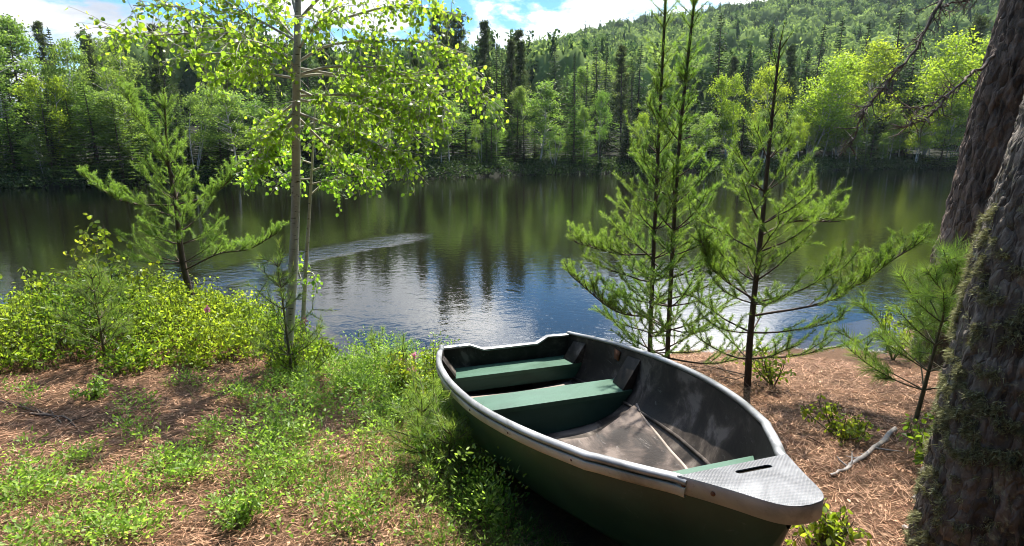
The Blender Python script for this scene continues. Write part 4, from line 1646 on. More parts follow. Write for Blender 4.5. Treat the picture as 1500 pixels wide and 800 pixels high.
def near_aspen():
    g = np.random.default_rng(41)
    Y0 = 4.82
    tp = curve([G(420, 545, Y0, .05), P(428, 420, Y0), P(433, 300, Y0), P(434, 160, Y0 - .02), P(436, 40, Y0 - .05), P(438, -60, Y0 - .05), P(444, -200, Y0 - .1)], 40)
    base = tp[0].copy()
    wood, leaf = MB(), MB()
    rr = np.interp(np.linspace(0, 1, 40), [0, .05, .5, 1], [.052, .042, .033, .012])
    tube(wood, tp, rr, 12, wobble=.025)
    # limbs: photo points, depth offset at the tip, length of side twigs, leaves per twig
    limbs = [
        ([(435, 92), (480, 67), (545, 60), (620, 63), (680, 92), (716, 158)], .2, .34, 11),
        ([(436, 110), (485, 98), (555, 100), (615, 122), (662, 168)], -.2, .34, 11),
        ([(434, 168), (410, 205), (388, 235), (365, 262)], .2, .22, 10),
        ([(434, 150), (405, 172), (380, 196)], .5, .24, 10),
        ([(436, 100), (520, 112), (600, 108), (684, 118)], .35, .32, 11),
        ([(436, 140), (520, 140), (600, 160), (655, 175)], .1, .30, 11),
        ([(436, 112), (480, 110), (540, 130), (600, 150), (640, 140)], .5, .34, 11),
        ([(436, 55), (520, 22), (585, 8), (625, 12), (672, 22)], .5, .30, 9),
        ([(437, 30), (480, -10), (560, -28), (600, -30)], -.2, .30, 8),
        ([(435, 145), (490, 158), (560, 178), (606, 195)], .3, .32, 11),
        ([(435, 165), (500, 190), (560, 215), (604, 238)], -.1, .30, 11),
        ([(436, 172), (470, 205), (505, 235), (550, 252)], .5, .30, 10),
        ([(435, 130), (480, 150), (530, 165)], -.5, .32, 11),
        ([(434, 60), (380, 30), (340, 8), (300, -20)], .2, .30, 9),
        ([(434, 96), (395, 78), (350, 52), (290, 48), (215, 52), (148, 40)], -.2, .32, 8),
        ([(434, 85), (380, 70), (330, 40), (270, 12), (195, 8)], .3, .32, 8),
        ([(434, 110), (395, 92), (330, 78), (262, 84)], -.5, .30, 10),
        ([(434, 115), (390, 108), (345, 105), (300, 112)], .4, .28, 10),
        ([(434, 100), (410, 75), (370, 60), (345, 62)], -.7, .3, 10),
        ([(433, 175), (412, 190), (388, 208), (372, 240)], .0, .20, 9),
        ([(433, 160), (415, 180), (400, 200)], -.3, .22, 9),
        ([(434, 20), (420, -20), (380, -40), (330, -50)], .4, .3, 8),
        ([(437, 10), (450, -40), (480, -80)], .4, .3, 8),
        ([(436, 75), (460, 40), (500, 5)], -.5, .3, 9),
        ([(435, 60), (410, 30), (395, 0)], .5, .3, 9),
    ]
    for pl, dz, tl, nl_ in limbs:
        m = len(pl)
        pts = [P(px, py, Y0 + dz * (i / (m - 1)) ** 1.0) for i, (px, py) in enumerate(pl)]
        c = curve(pts, 18)
        tube(wood, c, np.linspace(.013, .003, 18), 6, cap=False)
        tot = np.linalg.norm(np.diff(c, axis=0), axis=1).sum()
        nt = int(tot / .021)
        for q in range(nt):
            u = .30 + .70 * (q + g.random()) / nt
            i = min(int(u * 17), 16)
            b = c[i]
            t = unit(c[i + 1] - c[i])
            d = unit(t * .7 + g.normal(0, .75, 3) + np.array([0, 0, -.1]))
            leafy_twig(wood, leaf, b, d, tl * g.uniform(.4, 1.1), .038, max(4, int(nl_ * g.uniform(.6, 1.1))), g=g)
    root = thing('aspen_tree', 'slender young aspen with a smooth grey stem and bright round leaves', 'aspen', base)
    wood.build('trunk', 'aspen_bark', root, base, True)
    leaf.build('crown', 'aspen_leaf', root, base)
    # the thinner stem behind it
    g = np.random.default_rng(43)
    Y1 = 5.25
    tp = curve([G(440, 505, Y1), P(446, 430, Y1), P(452, 330, Y1), P(458, 230, Y1), P(462, 150, Y1)], 20)
    base = tp[0].copy()
    wood, leaf = MB(), MB()
    tube(wood, tp, np.linspace(.026, .006, 20), 8)
    limbs = [([(457, 250), (500, 235), (545, 225), (585, 232)], .2), ([(456, 270), (490, 262), (530, 258), (560, 265)], -.1), ([(458, 240), (420, 230), (385, 240), (366, 255)], .1), ([(456, 262), (430, 262), (400, 250)], .3),
             ([(460, 190), (500, 185), (545, 200)], .3), ([(460, 180), (430, 190), (400, 210)], -.2), ([(461, 160), (490, 150), (520, 160)], .1), ([(455, 285), (475, 270), (500, 275)], .2),
             ([(449, 400), (458, 400), (462, 410)], -.1), ([(447, 430), (440, 405), (436, 390)], .1)]
    for pl, dz in limbs:
        m = len(pl)
        c = curve([P(px, py, Y1 + dz * i / (m - 1)) for i, (px, py) in enumerate(pl)], 14)
        tube(wood, c, np.linspace(.009, .0025, 14), 5, cap=False)
        tot = np.linalg.norm(np.diff(c, axis=0), axis=1).sum()
        nt = max(3, int(tot / .045))
        for q in range(nt):
            i = min(int((.15 + .85 * g.random()) * 13), 12)
            leafy_twig(wood, leaf, c[i], g.normal(0, .8, 3) + unit(c[i + 1] - c[i]), .24 * g.uniform(.4, 1.1), .039, 11, g=g)
    root = thing('aspen_sapling', 'thin pale aspen sapling just right of and behind the main aspen stem', 'aspen', base)
    wood.build('trunk', 'aspen_bark', root, base, True)
    leaf.build('crown', 'aspen_leaf', root, base)


near_aspen()


# ------------------------------------------------------------------ the two big trunks at the right
def big_trunk(name, label, pts, rad, bark, nz, na, amp, seed, cell=(16, 5)):
    c = curve(pts, nz)
    u = np.linspace(0, 1, nz)
    r = np.interp(u, np.linspace(0, 1, len(rad)), rad)
    base = c[0].copy()
    mb = MB()
    V = np.zeros((nz, na, 3))
    for i in range(nz):
        for j in range(na):
            a = 2 * math.pi * j / na
            q = Vector((math.cos(a) * r[i] * cell[0] + seed, math.sin(a) * r[i] * cell[0], c[i, 2] * cell[1]))
            q += .35 * mnoise.noise_vector(q * 1.1)
            dists, _ = mnoise.voronoi(q)
            e = min(1.0, (dists[1] - dists[0]) * 5.0)
            n2 = mnoise.fractal(q * 2.3, .9, 2.0, 4)
            big = mnoise.noise(q * .25)
            rr = r[i] + amp * .38 * (e - .6) + amp * .75 * n2 + r[i] * .06 * big
            V[i, j] = c[i] + np.array([math.cos(a) * rr, math.sin(a) * rr, 0])
    k = na
    i = np.arange(nz - 1)[:, None] * k
    j = np.arange(k)[None]
    f = np.stack([i + j, i + (j + 1) % k, i + k + (j + 1) % k, i + k + j], -1).reshape(-1, 4)
    mb.add(V.reshape(-1, 3), f)
    root = thing(name, label, 'pine', base)
    mb.build('trunk', bark, root, base, True)
    return root, base, V


# nearest trunk
lft = [P(1352, 800, 1.95), P(1378, 684, 1.95), P(1400, 564, 1.97), P(1443, 390, 2.02), P(1502, 200, 2.05), P(1560, 20, 2.1), P(1640, -230, 2.15)]
rad1 = [.275, .25, .24, .23, .22, .21, .20]
pts = [q + np.array([r + .045, .03, 0]) for q, r in zip(lft, rad1)]
pts[0][2] = float(terrain(pts[0][0], pts[0][1])) - .06
t1, b1, V1 = big_trunk('pine_tree', 'nearest big leaning trunk, dark bark mottled with grey-green lichen', pts, rad1, 'mossy_bark', 260, 150, .017, 3.0, (25, 5.5))
mo = MB()
g = np.random.default_rng(61)
cnt = 0
for _ in range(60000):
    i, j = int(g.integers(2, 150)), int(g.integers(0, 130))
    p = V1[i, j]
    s = mnoise.fractal(Vector(p) * 15.0 + Vector((5, 1, 2)), 1.0, 2.0, 4)
    if s < .22:
        continue
    cen = V1[i].mean(0)
    nrm = unit(p - cen)
    m = 7
    O = p + g.normal(0, .006, (m, 3)) - nrm * .004
    Yv = nrm + g.normal(0, .7, (m, 3)) + np.array([0, 0, -.25])
    cards(mo, NEEDLE_T, NEEDLE_F, O, Yv, g.uniform(.008, .028, m), .0034, g.uniform(0, 1, m))
    cnt += 1
    if cnt > 12000:
        break
mo.build('lichen', 'moss', t1, b1)

# the trunk behind it
lft = [P(1362, 470, 5.0), P(1372, 425, 5.0), P(1400, 330, 5.0), P(1434, 200, 5.05), P(1464, 90, 5.05), P(1490, 0, 5.1), P(1560, -240, 5.2), P(1600, -420, 5.3)]
rad2 = [.36, .325, .31, .30, .29, .285, .26, .24]
pts = [q + np.array([r, .05, 0]) for q, r in zip(lft, rad2)]
pts[0][2] = float(terrain(pts[0][0], pts[0][1])) - .06
t2, b2, V2 = big_trunk('pine_tree', 'big reddish-brown pine trunk by the water behind the lichen-covered trunk', pts, rad2, 'old_bark', 280, 150, .032, 9.0, (14, 2.6))


def dead_bough(root, base, pl, r0, nst, seed, fine=.25):
    g = np.random.default_rng(seed)
    mb = MB()
    c = curve(pl, 24)
    c[1:-1] += g.normal(0, .008, (22, 3))
    tube(mb, c, np.linspace(r0, .005, 24), 7, wobble=.1)
    for q in range(nst):
        i = int(g.integers(5, 23))
        t = unit(c[min(i + 1, 23)] - c[i])
        d = unit(t + g.normal(0, .7, 3) + np.array([0, 0, -.25]))
        L = fine * g.uniform(.25, 1.1)
        m_ = c[i] + d * L * .5 + g.normal(0, .015, 3)
        e = c[i] + d * L + g.normal(0, .03, 3)
        tube(mb, [c[i], m_, e], [.005, .0035, .0015], 4, cap=False)
        for _ in range(3):
            tube(mb, [m_, m_ + unit(d + g.normal(0, .8, 3)) * L * .35], [.0025, .001], 3, cap=False)
    return mb.build('dead_bough', 'dead_wood', root, base, True)


dead_bough(t2, b2, [P(1455, -60, 5.0), P(1405, -25, 4.8), P(1375, 5, 4.6), P(1345, 65, 4.5), P(1312, 105, 4.4), P(1285, 140, 4.35), P(1258, 168, 4.3)], .017, 60, 71, .22)
dead_bough(t2, b2, [P(1285, 140, 4.35), P(1265, 165, 4.3), P(1252, 200, 4.3), P(1246, 215, 4.3)], .008, 16, 72, .2)
dead_bough(t2, b2, [P(1456, 82, 5.0), P(1425, 108, 4.85), P(1392, 135, 4.7), P(1360, 155, 4.6), P(1318, 158, 4.5)], .015, 34, 73, .2)
dead_bough(t2, b2, [P(1392, 135, 4.7), P(1372, 160, 4.6), P(1348, 178, 4.55), P(1320, 186, 4.5)], .011, 26, 74, .2)
dead_bough(t2, b2, [P(1470, -30, 5.0), P(1430, -5, 4.9), P(1395, 5, 4.85), P(1378, 12, 4.8)], .012, 16, 75, .2)


def boughs_over():
    """living boughs of the big pine, high over the bank (they reach out above the top of the picture)"""
    g = np.random.default_rng(81)
    wood, leaf = MB(), MB()
    for q in range(38):
        z = g.uniform(4.4, 7.5)
        a = g.uniform(math.pi * .5, math.pi * 1.6)
        s = np.array([np.interp(z, [0, 7.6], [b2[0], b2[0] + 1.4]), 5.1, z])
        L = g.uniform(1.2, 2.9)
        e = s + np.array([math.cos(a) * L, math.sin(a) * L * .8, g.uniform(-.1, .4)])
        c = curve([s, (s + e) / 2 + np.array([0, 0, .12]), e], 10)
        tube(wood, c, np.linspace(.03, .008, 10), 6, cap=False)
        for k in range(3, 10):
            for sd in (-1, 1):
                t = unit(c[k] - c[k - 1])
                d = t * .6 + np.cross(t, [0, 0, 1.0]) * sd * .8
                branchlet(wood, leaf, c[k], d, g.uniform(.3, .6), .07, .004, 120, .3, .8, .006, True, .2, g)
    wood.build('limbs', 'pine_bark', t2, b2, True)
    leaf.build('crown', 'soft_needle', t2, b2)


boughs_over()


# ------------------------------------------------------------------ seedlings, shrubs, small plants
def soft_pine(name, label, base, h, seed, nl=.085, nb=5, whorl=.17, spread=.5, dens=420, tint=.25, tip=.8, lean=(0, 0), nw=.0026):
    g = np.random.default_rng(seed)
    wood, leaf = MB(), MB()
    n = 8
    u = np.linspace(0, 1, n)
    tp = np.stack([base[0] + lean[0] * u, base[1] + lean[1] * u, base[2] - .02 + h * u], -1)
    tube(wood, tp, np.linspace(.006 + .008 * h, .003, n), 6)
    z = .22 * h
    while z < h * .97:
        f = z / h
        c = np.array([np.interp(f, u, tp[:, i]) for i in range(3)])
        a0 = g.uniform(0, 6.28)
        for b in range(nb):
            a = a0 + 6.283 * b / nb + g.uniform(-.3, .3)
            L = spread * (1.05 - f) * g.uniform(.6, 1.1) + .05
            e = .25 + .5 * f
            d = np.array([math.cos(a) * math.cos(e), math.sin(a) * math.cos(e), math.sin(e)])
            k = 6
            pts = [c]
            for _ in range(k - 1):
                d = unit(d + np.array([0, 0, .1]) + g.normal(0, .06, 3))
                pts.append(pts[-1] + d * L / (k - 1))
            pts = np.array(pts)
            tube(wood, pts, np.linspace(.005, .002, k), 5, cap=False)
            needles_on(leaf, pts, dens, nl, nw, .6, tint, tip, .35)
            for q in range(int(L / .1) + 1):
                i = int(g.integers(2, k))
                dd = unit(d + g.normal(0, .7, 3))
                e2 = pts[i] + dd * g.uniform(.06, .18)
                tube(wood, [pts[i], e2], [.003, .0018], 4, cap=False)
                needles_on(leaf, [pts[i], e2], dens, nl, nw, .6, tint, tip, .2)
        z += whorl * g.uniform(.8, 1.2)
    d = unit(tp[-1] - tp[-2])
    needles_on(leaf, [tp[-1] - d * .12, tp[-1] + d * .02], dens * 1.4, nl, nw, .5, .4, tip)
    root = thing(name, label, 'pine seedling', base, 0, 'soft-needled pine seedlings on the bank')
    wood.build('stem', 'green_stem', root, base, True)
    leaf.build('needles', 'soft_needle', root, base)


def at(px, py):
    p = gy(px, py)
    p[2] = float(terrain(p[0], p[1]))
    return p


def gbase(px, Y):
    p = onY(px, 500, Y)
    p[2] = float(terrain(p[0], p[1]))
    return p


soft_pine('pine_seedling', 'long-needled pine seedling in front of the young aspen stem', gbase(424, 4.45), 1.02, 101, .075, 4, .2, .5, 300, .25, .75, (-.04, 0))
soft_pine('pine_seedling', 'bushy long-needled young pine leaning against the lichen-covered trunk', np.array([2.62, 3.4, float(terrain(2.62, 3.4))]), 1.1, 102, .10, 5, .15, .74, 560, .3, .85, (.1, 0))
soft_pine('pine_seedling', 'long-needled pine shoot between the two big trunks', np.array([3.15, 3.9, float(terrain(3.15, 3.9))]), 1.1, 103, .09, 5, .2, .5, 300, .3, .85, (.05, .0))
soft_pine('pine_seedling', 'tiny pine seedling at the bottom edge, left of the brown litter patch', gbase(232, 1.62), .2, 104, .075, 4, .07, .10, 520, .3, .8, (.01, 0), .0018)
soft_pine('pine_seedling', 'small pine seedling in the bottom left corner', gbase(18, 1.75), .22, 105, .085, 4, .08, .12, 520, .3, .85, (.0, 0), .0018)
soft_pine('pine_seedling', 'soft feathery pine seedling in the grass left of the boat middle', gbase(612, 2.95), .42, 106, .06, 6, .075, .24, 560, .3, .85, (.01, 0), .0018)
soft_pine('pine_seedling', 'feathery pine seedling nearest the boat side, half in its shadow', gbase(652, 2.72), .34, 107, .06, 6, .075, .22, 560, .25, .8, (.01, 0), .0018)
soft_pine('pine_seedling', 'upright pine shoot at the water edge left of the boat stern', gbase(548, 4.75), .36, 108, .06, 3, .14, .16, 420, .3, .85)
soft_pine('pine_seedling', 'short pine shoot right of the upright one at the water edge', gbase(590, 4.6), .3, 109, .06, 4, .1, .16, 420, .3, .85)
soft_pine('pine_seedling', 'low blurred pine seedling in the middle of the left bush', gbase(150, 4.35), .75, 110, .07, 5, .13, .42, 340, .1, .5)


def shrub(name, label, base, h, nstem, seed, spread=.35, size=.035, T=LEAF_T, F=LEAF_F, mat='shrub_leaf', tint=(.3, 1.0), tw=7, nl=9, group='leafy shrubs on the bank', cat='shrub', bare=.25, lean=(0, 0)):
    g = np.random.default_rng(seed)
    wood, leaf = MB(), MB()
    for s in range(nstem):
        a = g.uniform(0, 6.28)
        r = spread * g.uniform(.1, 1.0) if nstem > 1 else 0
        hh = h * g.uniform(.7, 1.05)
        e = np.array([base[0] + math.cos(a) * r + lean[0], base[1] + math.sin(a) * r + lean[1], base[2] + hh])
        c = curve([np.array(base) - [0, 0, .02], (np.array(base) + e) / 2 + [math.cos(a) * r * .25, math.sin(a) * r * .25, hh * .05], e], 10)
        tube(wood, c, np.linspace(.004 + .004 * h, .0018, 10), 5, cap=False)
        for q in range(tw):
            u = bare + (1 - bare) * (q + g.random()) / tw
            i = min(int(u * 9), 8)
            d = g.normal(0, .8, 3) + np.array([0, 0, .5])
            leafy_twig(wood, leaf, c[i], d, h * .25 * g.uniform(.5, 1.1) + .04, size, nl, T, F, -.05, .012, tint, g, .6, .002)
    root = thing(name, label, cat, base, 0, group)
    wood.build('stems', 'green_stem', root, base, True)
    leaf.build('leaves', mat, root, base)
    return root


shrub('leafy_sapling', 'tallest leafy sapling in the left bush, bending left at its top', gbase(148, 5.2), 1.05, 3, 201, .42, .045, ROUND_T, ROUND_F, tw=9, lean=(-.15, 0), bare=.35)
shrub('leafy_sapling', 'single thin sapling with a round leaf tuft left of the ragged pine', gbase(178, 5.4), 1.2, 1, 202, .05, .05, ROUND_T, ROUND_F, tw=7, bare=.7)
shrub('leafy_sapling', 'small pale sapling at the outer left end of the bush', gbase(62, 5.3), .72, 2, 203, .12, .045, ROUND_T, ROUND_F, tw=7, bare=.45)
shrub('leafy_sapling', 'sapling with sunlit leaves in front of the foot of the ragged pine', gbase(212, 5.3), .78, 2, 204, .2, .045, ROUND_T, ROUND_F, tw=8, bare=.35)
shrub('leafy_sapling', 'leaf spray entering at the left picture edge above the bush', gbase(-42, 4.6), 1.15, 3, 205, .3, .05, ROUND_T, ROUND_F, tw=8, bare=.3)
shrub('leafy_shrub', 'low leafy shrub with dark leaves at the foot of the lichen-covered trunk', np.array([2.3, 2.75, float(terrain(2.3, 2.75))]), .32, 10, 206, .24, .04, tw=6, tint=(.0, .55))
shrub('leafy_shrub', 'small glossy green plant on bare needles right of the boat', at(1232, 640), .16, 12, 207, .22, .03, tw=5, tint=(.2, .7))
shrub('leafy_shrub', 'small bright plant beside the bow tip', at(1204, 800), .17, 7, 208, .12, .035, tw=5, tint=(.4, 1))
shrub('leafy_shrub', 'small leafy shrub with pale blossom at the right water edge', gbase(1312, 5.1), .45, 8, 209, .3, .035, tw=6, tint=(.3, .9))
shrub('leafy_shrub', 'dim little shrub at the foot of the bare-topped pine', gbase(1140, 4.2), .3, 9, 210, .22, .03, tw=6, tint=(.05, .5))
shrub('leafy_shrub', 'leafy stem standing above the flowers left of the boat stern', gbase(632, 4.3), .5, 3, 211, .1, .04, tw=7, tint=(.6, 1))
shrub('leafy_shrub', 'sunlit shrub beside the left corner of the boat stern', gbase(598, 4.0), .34, 14, 212, .2, .035, tw=6, tint=(.5, 1))
shrub('leafy_shrub', 'leafy shrub around the root of the young aspen', gbase(440, 4.6), .38, 16, 213, .38, .032, tw=6, tint=(.3, .9))
shrub('leafy_shrub', 'low leafy tuft in the middle of the brown litter at the bottom', at(345, 770), .1, 8, 214, .1, .024, mat='cover_leaf', tw=4, tint=(.4, 1))
shrub('leafy_shrub', 'low leafy tuft alone in the shaded left litter', at(140, 580), .13, 8, 215, .14, .03, mat='cover_leaf', tw=4, tint=(.2, .8))


def flowers():
    g = np.random.default_rng(301)
    for px, py, Y, z, lab in ((745, 0, 0, 0, None),):
        pass
    spots = [((606, 4.15, .34), 'pink flower head left of the boat stern, highest of the three'), ((600, 3.95, .26), 'pink flower head left of the boat stern, lowest of the three'), ((585, 4.2, .28), 'pink flower head left of the boat stern, leftmost of the three'),
             ((448, 4.5, .5), 'faded pink flower head right of the aspen stem'), ((308, 4.6, .42), 'pink flower head in the middle of the left bush')]
    for (px, Y, h), lab in spots:
        b = gbase(px, Y)
        st, pe = MB(), MB()
        tube(st, curve([b - [0, 0, .02], b + [.01, 0, h * .5], b + [0, .01, h]], 6), .002, 5)
        n = 40
        O = b + [0, 0.01, h] + g.normal(0, .011, (n, 3))
        cards(pe, LEAF_T, LEAF_F, O, g.standard_normal((n, 3)) + [0, 0, .4], .02, .014, g.random(n))
        m = 10
        O = b + np.stack([np.zeros(m), np.zeros(m), g.uniform(.2, .9, m) * h], -1)
        lf = MB()
        cards(lf, LEAF_T, LEAF_F, O, g.standard_normal((m, 3)) + [0, 0, .3], .05, .015, .5)
        root = thing('flower', lab, 'flower', b, 0, 'pink flowers on the bank')
        st.build('stem', 'green_stem', root, b)
        pe.build('petals', 'petal', root, b)
        lf.build('leaves', 'shrub_leaf', root, b)


flowers()


def bush_mass():
    """the low thicket at the left: countless small leaves on a mound"""
    g = np.random.default_rng(311)
    leaf = MB()
    n = 7200
    k = 0
    xs = g.uniform(-7.5, -1.75, n * 3)
    ys = g.uniform(3.6, 7.0, n * 3)
    front = np.interp(xs, [-7.5, -4.2, -3.4, -2.6, -2.0, -1.75], [4.15, 4.15, 4.1, 4.35, 4.5, 4.7]) + .18 * np.sin(xs * 5) + .1 * np.sin(xs * 11)
    back = shore_near(xs) - .05
    ok = (ys > front) & (ys < back)
    xs, ys, front, back = xs[ok][:n], ys[ok][:n], front[ok][:n], back[ok][:n]
    edge = np.minimum((ys - front) / .55, (back - ys) / .4)
    hgt = (.42 + .10 * np.sin(xs * 2.3 + ys) + .07 * np.sin(xs * 5.1 - ys * 4)) * np.clip(edge, .12, 1) ** .6
    hgt = hgt * np.interp(xs, [-7.5, -5.5, -4.6, -3.5, -2.3, -1.75], [.3, .35, .75, 1.1, .85, .5])
    zz = terrain(xs, ys)
    stems = MB()
    for x, y, z, h in zip(xs, ys, zz, hgt):
        hh = max(.05, h * g.uniform(.55, 1.2))
        tx, ty = x + g.normal(0, .05), y + g.normal(0, .05)
        tube(stems, [(x, y, z - .01), (tx, ty, z + hh)], [.0025, .0012], 3, cap=False)
        m = int(g.integers(9, 17))
        u = g.uniform(.35, 1.05, m)
        O = np.array([x, y, z]) + np.outer(u, [tx - x, ty - y, hh]) + g.normal(0, .022, (m, 3))
        Yv = g.standard_normal((m, 3)) + np.array([0, 0, .35])
        base_t = np.clip(.55 + .3 * math.sin(x * 3 + y * 2) + g.uniform(-.2, .2), 0, 1)
        cards(leaf, LEAF_T, LEAF_F, O, Yv, g.uniform(.024, .046, m), g.uniform(.018, .030, m), np.clip(base_t + g.uniform(-.2, .2, m), 0, 1))
    o = leaf.build('undergrowth', 'shrub_leaf')
    tag(o, 'dense sunlit thicket of small leaves covering the left bank', 'undergrowth', None, 'stuff')
    o2 = stems.build('undergrowth_stems', 'green_stem')
    tag(o2, 'thin tangled stems under the thicket leaves on the left bank', 'undergrowth', None, 'stuff')


bush_mass()

# patches of low plants: photo centre, radius in photo pixels (x, y), density
PATCH = [
    (70, 770, 110, 60, 1.0), (40, 700, 80, 34, .9), (150, 715, 90, 30, .9), (250, 700, 70, 26, .7), (205, 640, 40, 16, .5), (110, 680, 60, 20, .8),
    (270, 690, 60, 22, .8), (165, 770, 90, 40, .6), (330, 655, 60, 28, .5), (400, 640, 70, 30, .75), (455, 660, 50, 26, .9), (415, 700, 60, 26, .6), (352, 756, 44, 24, .9), (430, 745, 70, 28, .8),
    (310, 690, 30, 18, .6), (470, 590, 80, 36, .9), (540, 570, 70, 40, 1.0), (560, 630, 70, 40, .6), (480, 690, 60, 30, .35), (520, 760, 80, 40, .55), (600, 560, 60, 40, 1.0),
    (620, 620, 50, 60, 1.0), (640, 700, 50, 70, .9), (590, 740, 60, 60, .8), (380, 585, 60, 26, .6), (300, 570, 50, 20, .4), (130, 590, 30, 12, .5), (200, 600, 30, 10, .4),
    (420, 560, 60, 26, .8), (500, 545, 60, 20, .8), (720, 760, 70, 60, .7), (680, 780, 60, 50, .8), (20, 590, 40, 20, .5), (480, 790, 60, 20, .5), (660, 580, 30, 50, .9), (545, 690, 50, 30, .5),
]


def patch_density(px, py):
    d = np.zeros_like(px)
    for cx, cy, rx, ry, w in PATCH:
        q = ((px - cx) / rx) ** 2 + ((py - cy) / ry) ** 2
        d = np.maximum(d, w * np.clip(1.35 - q, 0, 1))
    return d


def project(x, y, z):
    dz = z - EYE
    dep = y * CP - dz * SP
    v = y * SP + dz * CP
    return 750 + FPX * x / dep, 400 - FPX * v / dep


def low_cover():
    g = np.random.default_rng(321)
    n = 21000
    xs = g.uniform(-4.6, 1.2, n)
    ys = g.uniform(1.15, 5.2, n)
    zs = terrain(xs, ys)
    px, py = project(xs, ys, zs)
    dn = patch_density(px, py)
    clump = .5 + .5 * np.sin(xs * 7.3 + 2 * np.sin(ys * 5)) * np.sin(ys * 8.1 + 2 * np.sin(xs * 4))
    clump = smooth(.38, .72, clump)
    ok = (g.random(n) < dn * (.1 + .9 * clump)) & ~inside_boat(xs, ys, .02) & (ys < shore_near(xs) - .08)
    leaf, stems = MB(), MB()
    for x, y, z in zip(xs[ok], ys[ok], zs[ok]):
        h = g.uniform(.04, .14)
        tall = x > -1.5 and y > 2.2 and g.random() < .3 and not inside_boat(x, y, .16)
        m = int(g.integers(12, 24)) * (2 if tall else 1)
        h *= 2.6 if tall else 1
        a = g.uniform(0, 6.28, m)
        rad = g.uniform(.01, .065, m)
        u = g.uniform(.3, 1.1, m)
        O = np.stack([x + np.cos(a) * rad, y + np.sin(a) * rad, z + u * h], -1)
        Yv = np.stack([np.cos(a), np.sin(a), g.uniform(.1, 1.5, m)], -1)
        t0 = g.uniform(.15, .85)
        big = g.uniform(.7, 1.25)
        Zn = np.stack([g.normal(0, .8, m), g.normal(0, .8, m), np.ones(m)], -1)
        cards(leaf, LEAF_T, LEAF_F, O, Yv, g.uniform(.016, .031, m) * big, g.uniform(.010, .018, m) * big, np.clip(t0 + g.uniform(-.2, .25, m), 0, 1), Zn)
    o = leaf.build('ground_cover', 'cover_leaf')
    tag(o, 'patches of low small-leaved plants scattered over the brown needle litter', 'ground cover', None, 'stuff')


low_cover()


def grass_stuff():
    g = np.random.default_rng(331)
    mb = MB()
    n = 30000
    xs = g.uniform(-2.6, 1.5, n)
    ys = g.uniform(1.15, 5.1, n)
    zs = terrain(xs, ys)
    px, py = project(xs, ys, zs)
    s, w = boat_local(xs, ys)
    hullw = np.interp(np.clip(s, 0, 2.86), [0, .6, 1.35, 2.15, 2.86], [.5, .62, .60, .42, .1])
    dist = np.abs(w) - hullw
    dens = np.where((w < 0) & (s > -.6), np.clip(1 - (dist - .15) / .55, 0, 1), 0) * 1.0
    dens = np.maximum(dens, .12 * patch_density(px, py))
    dens = np.maximum(dens, .45 * np.exp(-(((px - 470) / 110) ** 2 + ((py - 700) / 45) ** 2)))
    ok = (g.random(n) < dens) & ~inside_boat(xs, ys, -.02) & (ys < shore_near(xs) - .1)
    x, y, z = xs[ok], ys[ok], zs[ok]
    m = len(x)
    for r in range(3):
        O = np.stack([x + g.normal(0, .02, m), y + g.normal(0, .02, m), z - .004], -1)
        d = np.stack([g.normal(0, .55, m), g.normal(0, .55, m), np.ones(m)], -1)
        L = g.uniform(.05, .15, m)
        W = g.uniform(.002, .004, m)
        d1 = unit(d)
        mid = O + d1 * L[:, None] * .55
        bend = unit(d1 + np.stack([g.normal(0, .5, m), g.normal(0, .5, m), np.full(m, -.25)], -1))
        sx = unit(np.cross(d1, g.standard_normal((m, 3)))) * W[:, None] * .5
        tipp = mid + bend * L[:, None] * .5
        V = np.stack([O - sx, O + sx, mid + sx * .8, mid - sx * .8, tipp], 1)
        t = np.repeat(np.clip(g.normal(.5, .25, m), 0, 1), 5)
        idx = (np.arange(m) * 5)[:, None]
        nb = mb.n
        mb.add(V.reshape(-1, 3), np.concatenate([idx + np.array([[0, 1, 2, 3]])]), t)
        mb.f.append((idx + np.array([[3, 2, 4]]) + nb).astype(np.int32))
    o = mb.build('grass', 'grass_blade')
    tag(o, 'fine green grass along the shaded left side of the boat', 'grass', None, 'stuff')


grass_stuff()


